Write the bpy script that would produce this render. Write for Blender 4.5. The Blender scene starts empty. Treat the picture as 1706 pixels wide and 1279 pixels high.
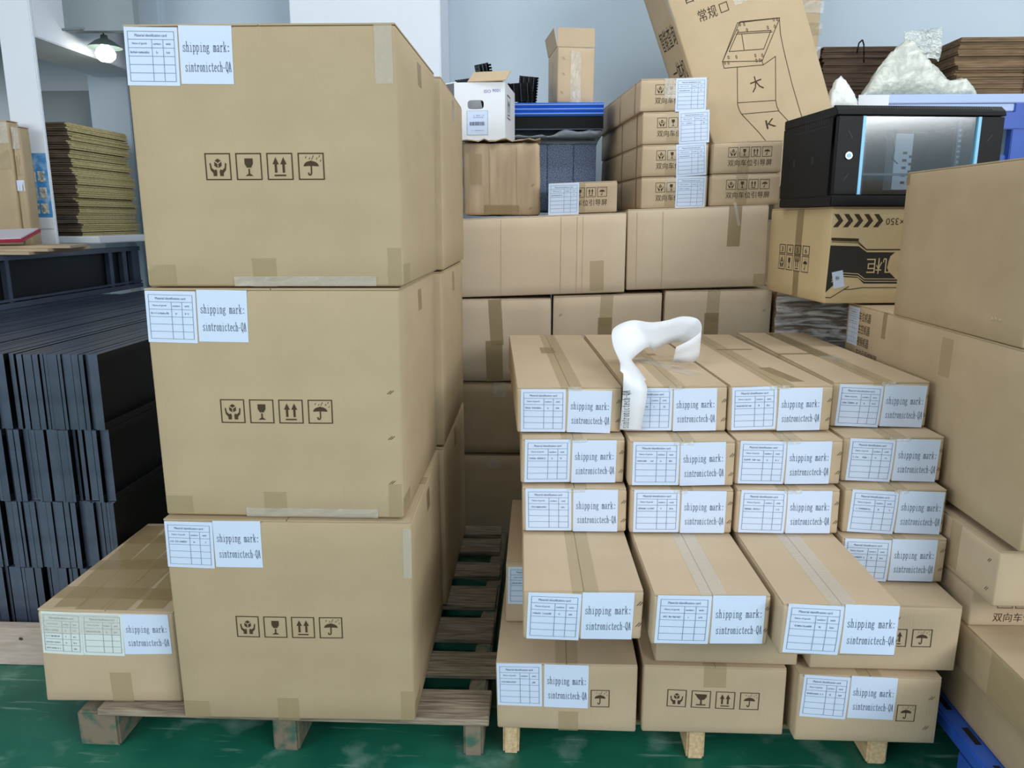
import bpy, bmesh, math, random
from mathutils import Vector, Matrix, Euler

rnd = random.Random(7)
R = math.radians
S = bpy.context.scene
COL = S.collection

# ------------------------------------------------------------------ camera, world, light, exposure
cam = bpy.data.cameras.new('camera')
cam.sensor_width = 36.0
cam.lens = 36.0 * 1290 / 1706
cam.clip_start = 0.05
co = bpy.data.objects.new('camera', cam)
co.location = (0, 0, 1.5)
co.rotation_euler = (R(78), 0, R(2.5))
COL.objects.link(co)
S.camera = co

w = bpy.data.worlds.new('daylight')
S.world = w
w.use_nodes = True
bg = w.node_tree.nodes['Background']
bg.inputs[0].default_value = (0.86, 0.93, 1.0, 1)
bg.inputs[1].default_value = 0.6


def area(name, loc, rot, sx, sy, power, col):
    l = bpy.data.lights.new(name, 'AREA')
    l.shape = 'RECTANGLE'
    l.size, l.size_y = sx, sy
    l.energy = power
    l.color = col
    o = bpy.data.objects.new(name, l)
    o.location = loc
    o.rotation_euler = rot
    COL.objects.link(o)
    return o


area('daylight_and_fill', (4.4, -2.6, 3.25), (R(68), 0, R(50)), 4.6, 1.5, 275, (0.98, 0.985, 1.0))
area('daylight_and_fill', (-4.3, -2.4, 2.6), (R(76), 0, R(-46)), 4.4, 2.0, 170, (0.97, 0.98, 1.0))  # unseen fill, added to brighten the left-facing carton sides
area('ceiling_tube_and_fill', (0.9, 0.2, 4.15), (0, 0, 0), 4.6, 0.4, 12, (1.0, 0.98, 0.94))
area('ceiling_tube_and_fill', (3.3, 3.6, 4.15), (0, 0, 0), 2.0, 0.4, 20, (1.0, 1.0, 0.97))  # fill added above to brighten the right part of the wall
area('ceiling_tube_and_fill', (0.9, 2.5, 4.15), (0, 0, 0), 5.2, 0.4, 56, (0.97, 0.98, 1.0))  # unseen light, set mid-room to brighten the long back cartons

S.view_settings.view_transform = 'Standard'
S.view_settings.look = 'None'
S.view_settings.gamma = 1
S.view_settings.use_curve_mapping = False
S.view_settings.exposure = 0.14


# ------------------------------------------------------------------ materials
def lin(c):
    return tuple((v / 255 / 12.92) if v / 255 <= 0.04045 else ((v / 255 + 0.055) / 1.055) ** 2.4 for v in c)


def mat(name, rgb, rough=0.6, metal=0.0, spec=0.5, alpha=1.0):
    m = bpy.data.materials.new(name)
    m.use_nodes = True
    b = m.node_tree.nodes['Principled BSDF']
    b.inputs['Base Color'].default_value = (*lin(rgb), 1)
    b.inputs['Roughness'].default_value = rough
    b.inputs['Metallic'].default_value = metal
    b.inputs['Specular IOR Level'].default_value = spec
    b.inputs['Alpha'].default_value = alpha
    return m


def nodes(m):
    nt = m.node_tree
    return nt, nt.nodes, nt.links, nt.nodes['Principled BSDF']


def noise_color(m, rgb1, rgb2, scale, detail=4, stretch=(1, 1, 1), rand=0.0, ramp=(0.3, 0.7), coords='Object'):
    nt, N, L, b = nodes(m)
    tc = N.new('ShaderNodeTexCoord')
    mp = N.new('ShaderNodeMapping')
    mp.inputs['Scale'].default_value = stretch
    nz = N.new('ShaderNodeTexNoise')
    nz.inputs['Scale'].default_value = scale
    nz.inputs['Detail'].default_value = detail
    rp = N.new('ShaderNodeValToRGB')
    rp.color_ramp.elements[0].position = ramp[0]
    rp.color_ramp.elements[1].position = ramp[1]
    rp.color_ramp.elements[0].color = (*lin(rgb1), 1)
    rp.color_ramp.elements[1].color = (*lin(rgb2), 1)
    L.new(tc.outputs[coords], mp.inputs[0])
    L.new(mp.outputs[0], nz.inputs['Vector'])
    L.new(nz.outputs[0], rp.inputs[0])
    out = rp.outputs[0]
    if rand:
        oi = N.new('ShaderNodeObjectInfo')
        mr = N.new('ShaderNodeMapRange')
        mr.inputs[3].default_value = 1 - rand
        mr.inputs[4].default_value = 1 + rand
        hs = N.new('ShaderNodeHueSaturation')
        L.new(oi.outputs['Random'], mr.inputs[0])
        L.new(mr.outputs[0], hs.inputs['Value'])
        L.new(out, hs.inputs['Color'])
        out = hs.outputs[0]
    L.new(out, b.inputs['Base Color'])
    return mp, nz


def bump(m, scale, strength=0.2, dist=0.002, detail=3, stretch=(1, 1, 1), kind='noise'):
    nt, N, L, b = nodes(m)
    tc = N.new('ShaderNodeTexCoord')
    mp = N.new('ShaderNodeMapping')
    mp.inputs['Scale'].default_value = stretch
    if kind == 'noise':
        t = N.new('ShaderNodeTexNoise')
        t.inputs['Scale'].default_value = scale
        t.inputs['Detail'].default_value = detail
    elif kind == 'voronoi':
        t = N.new('ShaderNodeTexVoronoi')
        t.inputs['Scale'].default_value = scale
    else:
        t = N.new('ShaderNodeTexWave')
        t.inputs['Scale'].default_value = scale
        t.inputs['Distortion'].default_value = 0.6
    bp = N.new('ShaderNodeBump')
    bp.inputs['Strength'].default_value = strength
    bp.inputs['Distance'].default_value = dist
    L.new(tc.outputs['Object'], mp.inputs[0])
    L.new(mp.outputs[0], t.inputs['Vector'])
    L.new(t.outputs[0], bp.inputs['Height'])
    L.new(bp.outputs[0], b.inputs['Normal'])


def kraft(name, c1, c2, flute=True):
    m = mat(name, c1, 0.72, 0, 0.25)
    noise_color(m, c1, c2, 5, 6, (1, 1, 1.6), 0.035)
    if flute:
        bump(m, 40, 0.10, 0.0015, 2, (1, 1, 0.06), 'wave')
    return m


M = {}
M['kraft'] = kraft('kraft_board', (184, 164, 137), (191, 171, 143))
M['kraft_olive'] = kraft('kraft_board_olive', (176, 157, 127), (183, 164, 133))
M['kraft_tan'] = kraft('kraft_board_tan', (190, 169, 137), (198, 177, 145))
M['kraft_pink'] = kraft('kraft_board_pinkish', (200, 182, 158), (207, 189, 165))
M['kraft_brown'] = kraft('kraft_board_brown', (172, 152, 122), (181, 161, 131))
M['kraft_print'] = kraft('kraft_board_bright', (205, 182, 140), (212, 190, 148))
M['kraft_old'] = kraft('kraft_board_worn', (166, 145, 118), (194, 172, 143))
[n for n in M['kraft_old'].node_tree.nodes if n.type == 'MAPPING'][0].inputs['Scale'].default_value = (5, 1, .6)
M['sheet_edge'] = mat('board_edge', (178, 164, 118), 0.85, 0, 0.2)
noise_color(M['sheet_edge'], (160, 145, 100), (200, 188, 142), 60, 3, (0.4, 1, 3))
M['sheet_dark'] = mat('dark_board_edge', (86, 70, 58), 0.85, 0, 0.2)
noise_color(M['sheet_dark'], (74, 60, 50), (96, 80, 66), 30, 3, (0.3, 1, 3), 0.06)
M['sheet_shade'] = mat('shaded_board_edge', (92, 80, 68), 0.85, 0, 0.2)  # shade on the tall pile's front put into the board colour
noise_color(M['sheet_shade'], (78, 67, 57), (108, 94, 80), 20, 3, (0.5, 1, 3))
M['sheet_brown'] = mat('brown_board_edge', (120, 98, 74), 0.85, 0, 0.2)
noise_color(M['sheet_brown'], (106, 86, 64), (134, 112, 86), 30, 3, (0.3, 1, 3), 0.06)
M['tape'] = mat('packing_tape', (182, 166, 124), 0.2, 0, 0.6, 0.34)
bump(M['tape'], 55, 0.25, 0.002, 4, (1, 1, 0.35))
M['tape_brown'] = mat('brown_tape', (158, 138, 100), 0.22, 0, 0.55, 0.6)
bump(M['tape_brown'], 55, 0.2, 0.002, 3)
M['tape_clear'] = mat('clear_tape', (225, 222, 214), 0.12, 0, 0.8, 0.35)
bump(M['tape_clear'], 90, 0.6, 0.004, 4)
M['wrap_tape'] = mat('wrapping_tape', (178, 156, 112), 0.2, 0, 0.55, 0.5)
bump(M['wrap_tape'], 35, 0.45, 0.004, 5, (0.5, 2, 2))
M['paper'] = mat('label_paper', (206, 221, 244), 0.55, 0, 0.3)
M['paper_clear'] = mat('taped_label_paper', (214, 224, 222), 0.35, 0, 0.4)
M['ink'] = mat('label_ink', (92, 104, 128), 0.7, 0, 0.2)
M['ink_line'] = mat('table_ink', (120, 138, 160), 0.7, 0, 0.2)
M['ink_dark'] = mat('lettering_ink', (64, 74, 98), 0.7, 0, 0.2)
M['ink_blue'] = mat('blue_ink', (86, 108, 176), 0.6, 0, 0.2)
M['print'] = mat('box_print', (74, 62, 46), 0.8, 0, 0.15)
M['print_black'] = mat('black_box_print', (58, 56, 52), 0.8, 0, 0.15)
M['print_red'] = mat('red_box_print', (190, 60, 50), 0.8, 0, 0.15)
M['staple'] = mat('staple_wire', (105, 92, 70), 0.4, 0.7)
M['wall'] = mat('wall_paint', (192, 208, 222), 0.85, 0, 0.2)
noise_color(M['wall'], (187, 203, 217), (193, 208, 220), 1.2, 3)
M['wall_bright'] = mat('pillar_paint', (228, 235, 242), 0.8, 0, 0.2)
noise_color(M['wall_bright'], (226, 233, 243), (232, 238, 246), 1.5, 3)
M['wall_grey'] = mat('lintel_shade_door_grey', (150, 160, 164), 0.85, 0, 0.2)  # lintel's shade mixed into this grey; the door panel shares it
noise_color(M['wall_grey'], (144, 155, 158), (156, 166, 170), 1.5, 3)
M['ceil'] = mat('ceiling_paint', (205, 210, 214), 0.9, 0, 0.1)
M['floor'] = mat('green_floor', (26, 104, 84), 0.3, 0, 0.5)
M['black'] = mat('black_powder_coat', (10, 10, 12), 0.5, 0, 0.22)
M['panel'] = mat('blue_black_panel', (58, 66, 82), 0.3, 0.3, 0.8)
noise_color(M['panel'], (66, 75, 92), (88, 98, 118), 14, 4, (1, 0.1, 1), 0.1)
M['panel_in'] = mat('dark_panel_inside', (14, 15, 18), 0.5, 0.1, 0.5)
M['charcoal'] = mat('speckled_grey_metal', (70, 78, 94), 0.38, 0.2, 0.5)
noise_color(M['charcoal'], (66, 82, 118), (172, 186, 214), 240, 2, (1, 1, 1), 0, (0.4, 0.75))
M['blue'] = mat('blue_metal', (50, 112, 220), 0.25, 0.1, 0.6)
M['blue_plastic'] = mat('blue_pallet_plastic', (46, 92, 186), 0.4, 0, 0.5)
noise_color(M['blue_plastic'], (42, 86, 178), (54, 100, 196), 8, 4)
M['rack_blue'] = mat('rack_blue_paint', (42, 84, 176), 0.4, 0, 0.5)
M['shelf_blue'] = mat('pale_blue_beam', (168, 188, 228), 0.4, 0, 0.5)
M['cyan'] = mat('cyan_strip', (128, 198, 236), 0.35, 0, 0.5)
M['metal'] = mat('bright_metal', (205, 210, 215), 0.25, 0.9)
M['glass'] = mat('tinted_glass', (120, 130, 135), 0.03, 0, 0.6, 1.0)


def pane_material(m):
    nt, N, L, b = nodes(m)
    N.remove(b)
    tr = N.new('ShaderNodeBsdfTransparent')
    tr.inputs[0].default_value = (.76, .79, .80, 1)
    gl = N.new('ShaderNodeBsdfGlossy')
    gl.inputs['Roughness'].default_value = 0.12
    gl.inputs['Color'].default_value = (.92, .95, .95, 1)
    mx = N.new('ShaderNodeMixShader')
    mx.inputs[0].default_value = 0.11
    L.new(tr.outputs[0], mx.inputs[1])
    L.new(gl.outputs[0], mx.inputs[2])
    L.new(mx.outputs[0], [n for n in N if n.type == 'OUTPUT_MATERIAL'][0].inputs[0])


pane_material(M['glass'])
M['white'] = mat('white_board', (226, 230, 236), 0.5, 0, 0.4)
M['red'] = mat('red_folder_cover', (166, 32, 58), 0.4, 0, 0.5)
M['pinkwhite'] = mat('pale_folder_sheet', (206, 200, 210), 0.5, 0, 0.4)
M['bag'] = mat('cloudy_plastic', (226, 232, 222), 0.28, 0, 0.6, 0.8)
bump(M['bag'], 38, 0.7, 0.012, 5)
M['bubble'] = mat('bubble_film', (226, 232, 230), 0.16, 0, 0.7, 0.55)
bump(M['bubble'], 90, 0.9, 0.008, 2, (1, 1, 1), 'voronoi')
M['whitebag'] = mat('white_plastic_bag', (228, 232, 230), 0.4, 0, 0.5)
bump(M['whitebag'], 22, 0.7, 0.012, 4)
M['film'] = mat('stretch_film', (236, 236, 238), 0.12, 0, 0.9, 0.48)


def streaky(m, scale, stretch, a0, a1):
    nt, N, L, b = nodes(m)
    tc = N.new('ShaderNodeTexCoord')
    mp = N.new('ShaderNodeMapping')
    mp.inputs['Scale'].default_value = stretch
    nz = N.new('ShaderNodeTexNoise')
    nz.inputs['Scale'].default_value = scale
    nz.inputs['Detail'].default_value = 7
    nz.inputs['Distortion'].default_value = 1.2
    mr = N.new('ShaderNodeMapRange')
    mr.inputs[1].default_value = 0.42
    mr.inputs[2].default_value = 0.62
    mr.inputs[3].default_value = a0
    mr.inputs[4].default_value = a1
    L.new(tc.outputs['Object'], mp.inputs[0])
    L.new(mp.outputs[0], nz.inputs['Vector'])
    L.new(nz.outputs[0], mr.inputs[0])
    L.new(mr.outputs[0], b.inputs['Alpha'])


streaky(M['film'], 9, (.6, 1, 5), .08, .9)
streaky(M['bag'], 16, (1, 1, 1), .6, .95)
streaky(M['bubble'], 30, (1, 1, 1), .3, .9)
bump(M['film'], 20, 0.9, 0.012, 5, (0.35, 1, 2.4))
M['greyfilm'] = mat('grey_plastic_sheet', (120, 130, 140), 0.25, 0, 0.6, 0.85)
bump(M['greyfilm'], 30, 0.8, 0.01, 4)
M['pinkstrap'] = mat('pink_strap', (190, 150, 138), 0.5)
M['old_wood'] = mat('weathered_wood', (126, 114, 98), 0.8, 0, 0.2)
noise_color(M['old_wood'], (92, 82, 70), (158, 146, 128), 9, 8, (1, 14, 14), 0.12)
bump(M['old_wood'], 20, 0.5, 0.004, 6, (1, 12, 12))
M['old_wood_end'] = mat('weathered_wood_block', (110, 102, 90), 0.85, 0, 0.2)
noise_color(M['old_wood_end'], (70, 100, 86), (124, 114, 98), 22, 6, (1, 1, 1), 0.1, (0.35, 0.5))
bump(M['old_wood_end'], 26, 0.7, 0.006, 6)
M['new_wood'] = mat('fresh_wood', (206, 180, 138), 0.75, 0, 0.2)
noise_color(M['new_wood'], (190, 160, 116), (220, 198, 160), 12, 7, (8, 1, 8), 0.1)
bump(M['new_wood'], 30, 0.3, 0.003, 4, (8, 1, 8))
M['pale_wood'] = mat('pale_plank', (196, 180, 166), 0.75, 0, 0.2)
noise_color(M['pale_wood'], (182, 164, 150), (206, 192, 180), 10, 7, (1, 8, 8), 0.08)
M['poster'] = mat('poster_blue', (96, 162, 214), 0.4)
noise_color(M['poster'], (70, 146, 208), (206, 228, 240), 16, 5, (1, 1, 1), 0, (0.5, 0.78))
M['poster_pic'] = mat('poster_pictures', (196, 196, 188), 0.5)
noise_color(M['poster_pic'], (120, 130, 120), (226, 222, 210), 60, 3, (1, 1, 1), 0, (0.35, 0.65))
M['bulb'] = bpy.data.materials.new('lit_bulb')
M['bulb'].use_nodes = True
_b = M['bulb'].node_tree.nodes['Principled BSDF']
_b.inputs['Emission Color'].default_value = (1.0, 0.97, 0.86, 1)
_b.inputs['Emission Strength'].default_value = 13
M['enamel'] = mat('lamp_enamel', (96, 112, 108), 0.4)
M['cable'] = mat('grey_cable', (128, 138, 142), 0.6)


def floor_material():
    m = M['floor']
    nt, N, L, b = nodes(m)
    mp, nz = noise_color(m, (14, 82, 66), (36, 116, 94), 2.6, 8)
    rp = [n for n in N if n.type == 'VALTORGB'][0]
    tc = [n for n in N if n.type == 'TEX_COORD'][0]
    # scuffs and pale worn spots
    mp2 = N.new('ShaderNodeMapping')
    mp2.inputs['Rotation'].default_value = (0, 0, 0.9)
    mp2.inputs['Scale'].default_value = (5, 46, 1)
    n2 = N.new('ShaderNodeTexNoise')
    n2.inputs['Scale'].default_value = 1.0
    n2.inputs['Detail'].default_value = 6
    n3 = N.new('ShaderNodeTexNoise')
    n3.inputs['Scale'].default_value = 7
    n3.inputs['Detail'].default_value = 8
    r2 = N.new('ShaderNodeMapRange')
    r2.inputs[1].default_value = 0.62
    r2.inputs[2].default_value = 0.8
    r3 = N.new('ShaderNodeMapRange')
    r3.inputs[1].default_value = 0.56
    r3.inputs[2].default_value = 0.8
    ad = N.new('ShaderNodeMath')
    ad.operation = 'ADD'
    ad.use_clamp = True
    mx = N.new('ShaderNodeMixRGB')
    mx.inputs[2].default_value = (*lin((150, 184, 172)), 1)
    L.new(tc.outputs['Object'], mp2.inputs[0])
    L.new(mp2.outputs[0], n2.inputs['Vector'])
    L.new(tc.outputs['Object'], n3.inputs['Vector'])
    L.new(n2.outputs[0], r2.inputs[0])
    L.new(n3.outputs[0], r3.inputs[0])
    L.new(r2.outputs[0], ad.inputs[0])
    L.new(r3.outputs[0], ad.inputs[1])
    ml = N.new('ShaderNodeMath')
    ml.operation = 'MULTIPLY'
    ml.inputs[1].default_value = 0.6
    L.new(ad.outputs[0], ml.inputs[0])
    L.new(ml.outputs[0], mx.inputs[0])
    L.new(rp.outputs[0], mx.inputs[1])
    L.new(mx.outputs[0], b.inputs['Base Color'])
    r4 = N.new('ShaderNodeMapRange')
    r4.inputs[3].default_value = 0.24
    r4.inputs[4].default_value = 0.5
    L.new(n3.outputs[0], r4.inputs[0])
    L.new(r4.outputs[0], b.inputs['Roughness'])


floor_material()


# ------------------------------------------------------------------ object helpers
def link(name, me, parent=None, m=None, loc=None, rot=None):
    o = bpy.data.objects.new(name, me)
    COL.objects.link(o)
    if m is not None and me is not None:
        me.materials.append(m)
    if parent is not None:
        o.parent = parent
    if loc is not None:
        o.location = loc
    if rot is not None:
        o.rotation_euler = rot
    return o


def empty(name, loc, rot=(0, 0, 0)):
    o = bpy.data.objects.new(name, None)
    o.empty_display_size = 0.05
    o.location = loc
    o.rotation_euler = rot
    COL.objects.link(o)
    return o


_ONES = ['first', 'second', 'third', 'fourth', 'fifth', 'sixth', 'seventh', 'eighth', 'ninth', 'tenth', 'eleventh', 'twelfth', 'thirteenth', 'fourteenth', 'fifteenth', 'sixteenth', 'seventeenth', 'eighteenth', 'nineteenth']
_TENS = {2: 'twent', 3: 'thirt', 4: 'fort', 5: 'fift', 6: 'sixt', 7: 'sevent', 8: 'eight', 9: 'ninet'}


def nth(n):
    if n < 20:
        return _ONES[n - 1]
    t, u = divmod(n, 10)
    return _TENS[t] + 'ieth' if u == 0 else _TENS[t] + 'y-' + _ONES[u - 1]


def tag(o, label, cat, group=None):
    o['label'] = label
    o['category'] = cat
    if group:
        o['group'] = group
    return o


def structure(o, label=None):
    o['kind'] = 'structure'
    if label:
        o['label'] = label
    return o


class MB:
    """collects simple solids into one mesh"""

    def __init__(self):
        self.v, self.f = [], []

    def add(self, vs, fs):
        n = len(self.v)
        self.v += [tuple(p) for p in vs]
        self.f += [tuple(i + n for i in q) for q in fs]
        return self

    def box(self, a, b, mtx=None):
        (x0, y0, z0), (x1, y1, z1) = a, b
        vs = [Vector(p) for p in ((x0, y0, z0), (x1, y0, z0), (x1, y1, z0), (x0, y1, z0), (x0, y0, z1), (x1, y0, z1), (x1, y1, z1), (x0, y1, z1))]
        if mtx is not None:
            vs = [mtx @ p for p in vs]
        return self.add(vs, ((0, 3, 2, 1), (4, 5, 6, 7), (0, 1, 5, 4), (1, 2, 6, 5), (2, 3, 7, 6), (3, 0, 4, 7)))

    def cyl(self, p, q, r0, r1=None, n=16, caps=True):
        p, q = Vector(p), Vector(q)
        r1 = r0 if r1 is None else r1
        d = (q - p).normalized()
        a = d.orthogonal().normalized()
        b = d.cross(a)
        vs = []
        for c, r in ((p, r0), (q, r1)):
            for i in range(n):
                t = 2 * math.pi * i / n
                vs.append(c + a * math.cos(t) * r + b * math.sin(t) * r)
        fs = [(i, (i + 1) % n, n + (i + 1) % n, n + i) for i in range(n)]
        if caps:
            fs += [tuple(reversed(range(n))), tuple(range(n, 2 * n))]
        return self.add(vs, fs)

    def tube(self, pts, r, n=8):
        for p, q in zip(pts[:-1], pts[1:]):
            self.cyl(p, q, r, n=n)
        return self

    def lathe(self, prof, c=(0, 0, 0), n=28):
        vs, fs = [], []
        for r, z in prof:
            for i in range(n):
                t = 2 * math.pi * i / n
                vs.append((c[0] + r * math.cos(t), c[1] + r * math.sin(t), c[2] + z))
        for k in range(len(prof) - 1):
            for i in range(n):
                j = (i + 1) % n
                fs.append((k * n + i, k * n + j, (k + 1) * n + j, (k + 1) * n + i))
        return self.add(vs, fs)

    def prism(self, poly, y0, y1):
        """poly in (x, z), extruded along y"""
        n = len(poly)
        vs = [(x, y0, z) for x, z in poly] + [(x, y1, z) for x, z in poly]
        fs = [(i, (i + 1) % n, n + (i + 1) % n, n + i) for i in range(n)]
        fs += [tuple(reversed(range(n))), tuple(range(n, 2 * n))]
        return self.add(vs, fs)

    def build(self, name, m=None, parent=None, loc=None, rot=None, smooth=False, bevel=0.0, seg=2):
        me = bpy.data.meshes.new(name)
        me.from_pydata(self.v, [], self.f)
        bm = bmesh.new()
        bm.from_mesh(me)
        bmesh.ops.recalc_face_normals(bm, faces=bm.faces)
        if bevel:
            bmesh.ops.bevel(bm, geom=[e for e in bm.edges if len(e.link_faces) == 2 and e.calc_face_angle(0) > 0.5],
                            offset=bevel, segments=seg, affect='EDGES', clamp_overlap=True)
        bm.to_mesh(me)
        bm.free()
        if smooth:
            for p in me.polygons:
                p.use_smooth = True
        return link(name, me, parent, m, loc, rot)


# ------------------------------------------------------------------ flat artwork: lists of 2D polygons
def stroke(pts, wd):
    """a polyline drawn as little quads"""
    out = []
    for (x0, y0), (x1, y1) in zip(pts[:-1], pts[1:]):
        dx, dy = x1 - x0, y1 - y0
        l = math.hypot(dx, dy)
        if l < 1e-9:
            continue
        ux, uy = dx / l * wd * 0.3, dy / l * wd * 0.3
        nx, ny = -dy / l * wd / 2, dx / l * wd / 2
        out.append([(x0 - ux + nx, y0 - uy + ny), (x0 - ux - nx, y0 - uy - ny), (x1 + ux - nx, y1 + uy - ny), (x1 + ux + nx, y1 + uy + ny)])
    return out


def rect(x0, y0, x1, y1):
    return [(x0, y0), (x1, y0), (x1, y1), (x0, y1)]


def arc(cx, cy, rx, ry, a0, a1, n=12):
    return [(cx + rx * math.cos(R(a0 + (a1 - a0) * i / n)), cy + ry * math.sin(R(a0 + (a1 - a0) * i / n))) for i in range(n + 1)]


GL = {
    's': [[(.41, .40), (.38, .48), (.25, .5), (.12, .46), (.09, .37), (.16, .29), (.34, .22), (.42, .13), (.38, .03), (.25, -.01), (.11, .02), (.08, .12)]],
    'h': [[(.11, 0), (.11, .8)], [(.03, .78), (.11, .8)], [(.11, .37), (.2, .48), (.31, .5), (.39, .42), (.39, 0)], [(.03, 0), (.2, 0)], [(.31, 0), (.47, 0)]],
    'i': [[(.26, 0), (.26, .5)], [(.12, .49), (.26, .5)], [(.1, 0), (.42, 0)], [(.22, .69), (.30, .69)]],
    'p': [[(.11, -.2), (.11, .5)], [(.03, .49), (.11, .5)], [(.11, .38), (.21, .49), (.33, .48), (.42, .36), (.42, .14), (.33, .02), (.21, 0), (.11, .1)], [(.03, -.2), (.2, -.2)]],
    'n': [[(.11, 0), (.11, .5)], [(.03, .49), (.11, .5)], [(.11, .37), (.2, .48), (.31, .5), (.39, .42), (.39, 0)], [(.03, 0), (.2, 0)], [(.31, 0), (.47, 0)]],
    'g': [[(.22, .5), (.12, .45), (.09, .35), (.13, .25), (.22, .21), (.32, .25), (.36, .35), (.32, .46), (.22, .5)], [(.33, .46), (.45, .5)], [(.14, .24), (.10, .14), (.18, .08), (.36, .04), (.42, -.05), (.36, -.16), (.22, -.2), (.08, -.14), (.08, -.04), (.17, .07)]],
    'm': [[(.06, 0), (.06, .5)], [(.06, .4), (.13, .49), (.21, .48), (.25, .4), (.25, 0)], [(.25, .4), (.32, .49), (.40, .48), (.44, .4), (.44, 0)], [(.01, 0), (.12, 0)], [(.2, 0), (.3, 0)], [(.39, 0), (.5, 0)]],
    'a': [[(.10, .40), (.17, .49), (.28, .5), (.36, .43), (.36, .05), (.45, 0)], [(.36, .29), (.2, .26), (.09, .19), (.08, .08), (.15, 0), (.26, .01), (.36, .1)]],
    'r': [[(.16, 0), (.16, .5)], [(.05, .49), (.16, .5)], [(.16, .3), (.25, .45), (.34, .5), (.42, .47), (.42, .41)], [(.05, 0), (.3, 0)]],
    'k': [[(.11, 0), (.11, .8)], [(.03, .78), (.11, .8)], [(.11, .2), (.38, .49)], [(.21, .31), (.41, 0)], [(.03, 0), (.19, 0)], [(.33, 0), (.47, 0)], [(.30, .5), (.45, .5)]],
    ':': [[(.19, .03), (.33, .03)], [(.19, .08), (.33, .08)], [(.19, .40), (.33, .40)], [(.19, .45), (.33, .45)]],
    't': [[(.22, .68), (.22, .09), (.29, 0), (.38, .01), (.43, .09)], [(.07, .48), (.41, .48)]],
    'o': [arc(.25, .25, .17, .25, 0, 360, 14)],
    'c': [arc(.26, .25, .17, .25, 45, 325, 12)],
    'e': [[(.09, .27), (.42, .27)] + arc(.25, .25, .17, .25, 5, 315, 12)],
    '-': [[(.05, .3), (.45, .3)]],
    'Q': [arc(.25, .4, .19, .38, 0, 360, 16), [(.2, .12), (.28, .1), (.34, -.1), (.43, -.13)]],
    'A': [[(.07, 0), (.25, .78), (.43, 0)], [(.14, .27), (.36, .27)], [(.02, 0), (.15, 0)], [(.35, 0), (.49, 0)]],
    ' ': [],
}


def serif_line(s, x, y, width, em, wd=0.062):
    """thin typewriter-like serif lettering squeezed into a width"""
    adv = width / len(s)
    out = []
    for i, ch in enumerate(s):
        for pl in GL[ch]:
            pts = [(x + (i + px * 2 * 0.9 + 0.05) * adv, y + py * em) for px, py in pl]
            out += stroke(pts, wd * em * 0.60)
    return out


_text_cache = {}


def font_polys(s):
    if s in _text_cache:
        return _text_cache[s]
    cu = bpy.data.curves.new('t', 'FONT')
    cu.body = s
    cu.resolution_u = 2
    ob = bpy.data.objects.new('t', cu)
    COL.objects.link(ob)
    dg = bpy.context.evaluated_depsgraph_get()
    dg.update()
    me = bpy.data.meshes.new_from_object(ob.evaluated_get(dg))
    polys = [[(me.vertices[i].co.x, me.vertices[i].co.y) for i in p.vertices] for p in me.polygons]
    bpy.data.objects.remove(ob)
    bpy.data.curves.remove(cu)
    bpy.data.meshes.remove(me)
    _text_cache[s] = polys
    return polys


def text(s, x, y, width, height, rot=0.0):
    """lettering fitted into a box (x, y = lower left)"""
    ps = font_polys(s)
    if not ps:
        return []
    xs = [p[0] for q in ps for p in q]
    ys = [p[1] for q in ps for p in q]
    x0, x1, y0, y1 = min(xs), max(xs), min(ys), max(ys)
    c, sn = math.cos(R(rot)), math.sin(R(rot))
    out = []
    for q in ps:
        r = []
        for px, py in q:
            u = (px - x0) / (x1 - x0) * width
            v = (py - y0) / (y1 - y0) * height
            r.append((x + u * c - v * sn, y + u * sn + v * c))
        out.append(r)
    return out


def xf(polys, x, y, sx=1.0, sy=None, rot=0.0):
    sy = sx if sy is None else sy
    c, s = math.cos(R(rot)), math.sin(R(rot))
    return [[(x + (px * sx) * c - (py * sy) * s, y + (px * sx) * s + (py * sy) * c) for px, py in q] for q in polys]


def ring(t=0.045):
    return [rect(0, 0, 1, t), rect(0, 1 - t, 1, 1), rect(0, t, t, 1 - t), rect(1 - t, t, 1, 1 - t)]


def sym_hands():
    p = ring()
    p += [[(.5, .80), (.62, .72), (.5, .64), (.38, .72)], [(.36, .68), (.48, .60), (.48, .45), (.36, .53)], [(.64, .68), (.52, .60), (.52, .45), (.64, .53)]]
    for m in (0, 1):
        h = [[(.17, .62), (.22, .64), (.25, .45), (.20, .38)], [(.20, .38), (.25, .45), (.36, .36), (.30, .26)], [(.30, .26), (.36, .38), (.42, .40), (.45, .32), (.44, .15), (.30, .15)]]
        p += [[((1 - x) if m else x, y) for x, y in q] for q in h]
    return p


def sym_glass(wide=False):
    p = ring()
    if wide:
        p += [[(.22, .80), (.78, .80), (.80, .66), (.66, .48), (.44, .46), (.30, .60)], rect(.47, .22, .55, .48), rect(.26, .15, .76, .22), [(.16, .82), (.24, .82), (.24, .7)]]
    else:
        p += [[(.34, .80), (.66, .80), (.66, .60), (.58, .46), (.42, .46), (.34, .60)], rect(.47, .24, .53, .42), [(.34, .15), (.66, .15), (.53, .24), (.47, .24)]]
    return p


def sym_arrows():
    p = ring()
    for x in (.34, .64):
        p += [[(x - .12, .58), (x + .12, .58), (x, .84)], rect(x - .045, .27, x + .045, .58)]
    p += [rect(.27, .14, .72, .20)]
    return p


def sym_umbrella():
    p = ring()
    c = arc(.5, .50, .29, .20, 0, 180, 12)
    p += [c[i:i + 2] + [(.5, .52)] for i in range(12)]
    p += stroke([(.5, .7), (.5, .25), (.46, .18), (.40, .19), (.39, .26)], .05)
    for x, y in ((.28, .8), (.42, .76), (.56, .84), (.7, .76), (.8, .84), (.84, .68), (.52, .76)):
        p += [[(x, y), (x + .03, y + .06), (x + .06, y + .07), (x + .02, y - .01)]]
    return p


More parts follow.
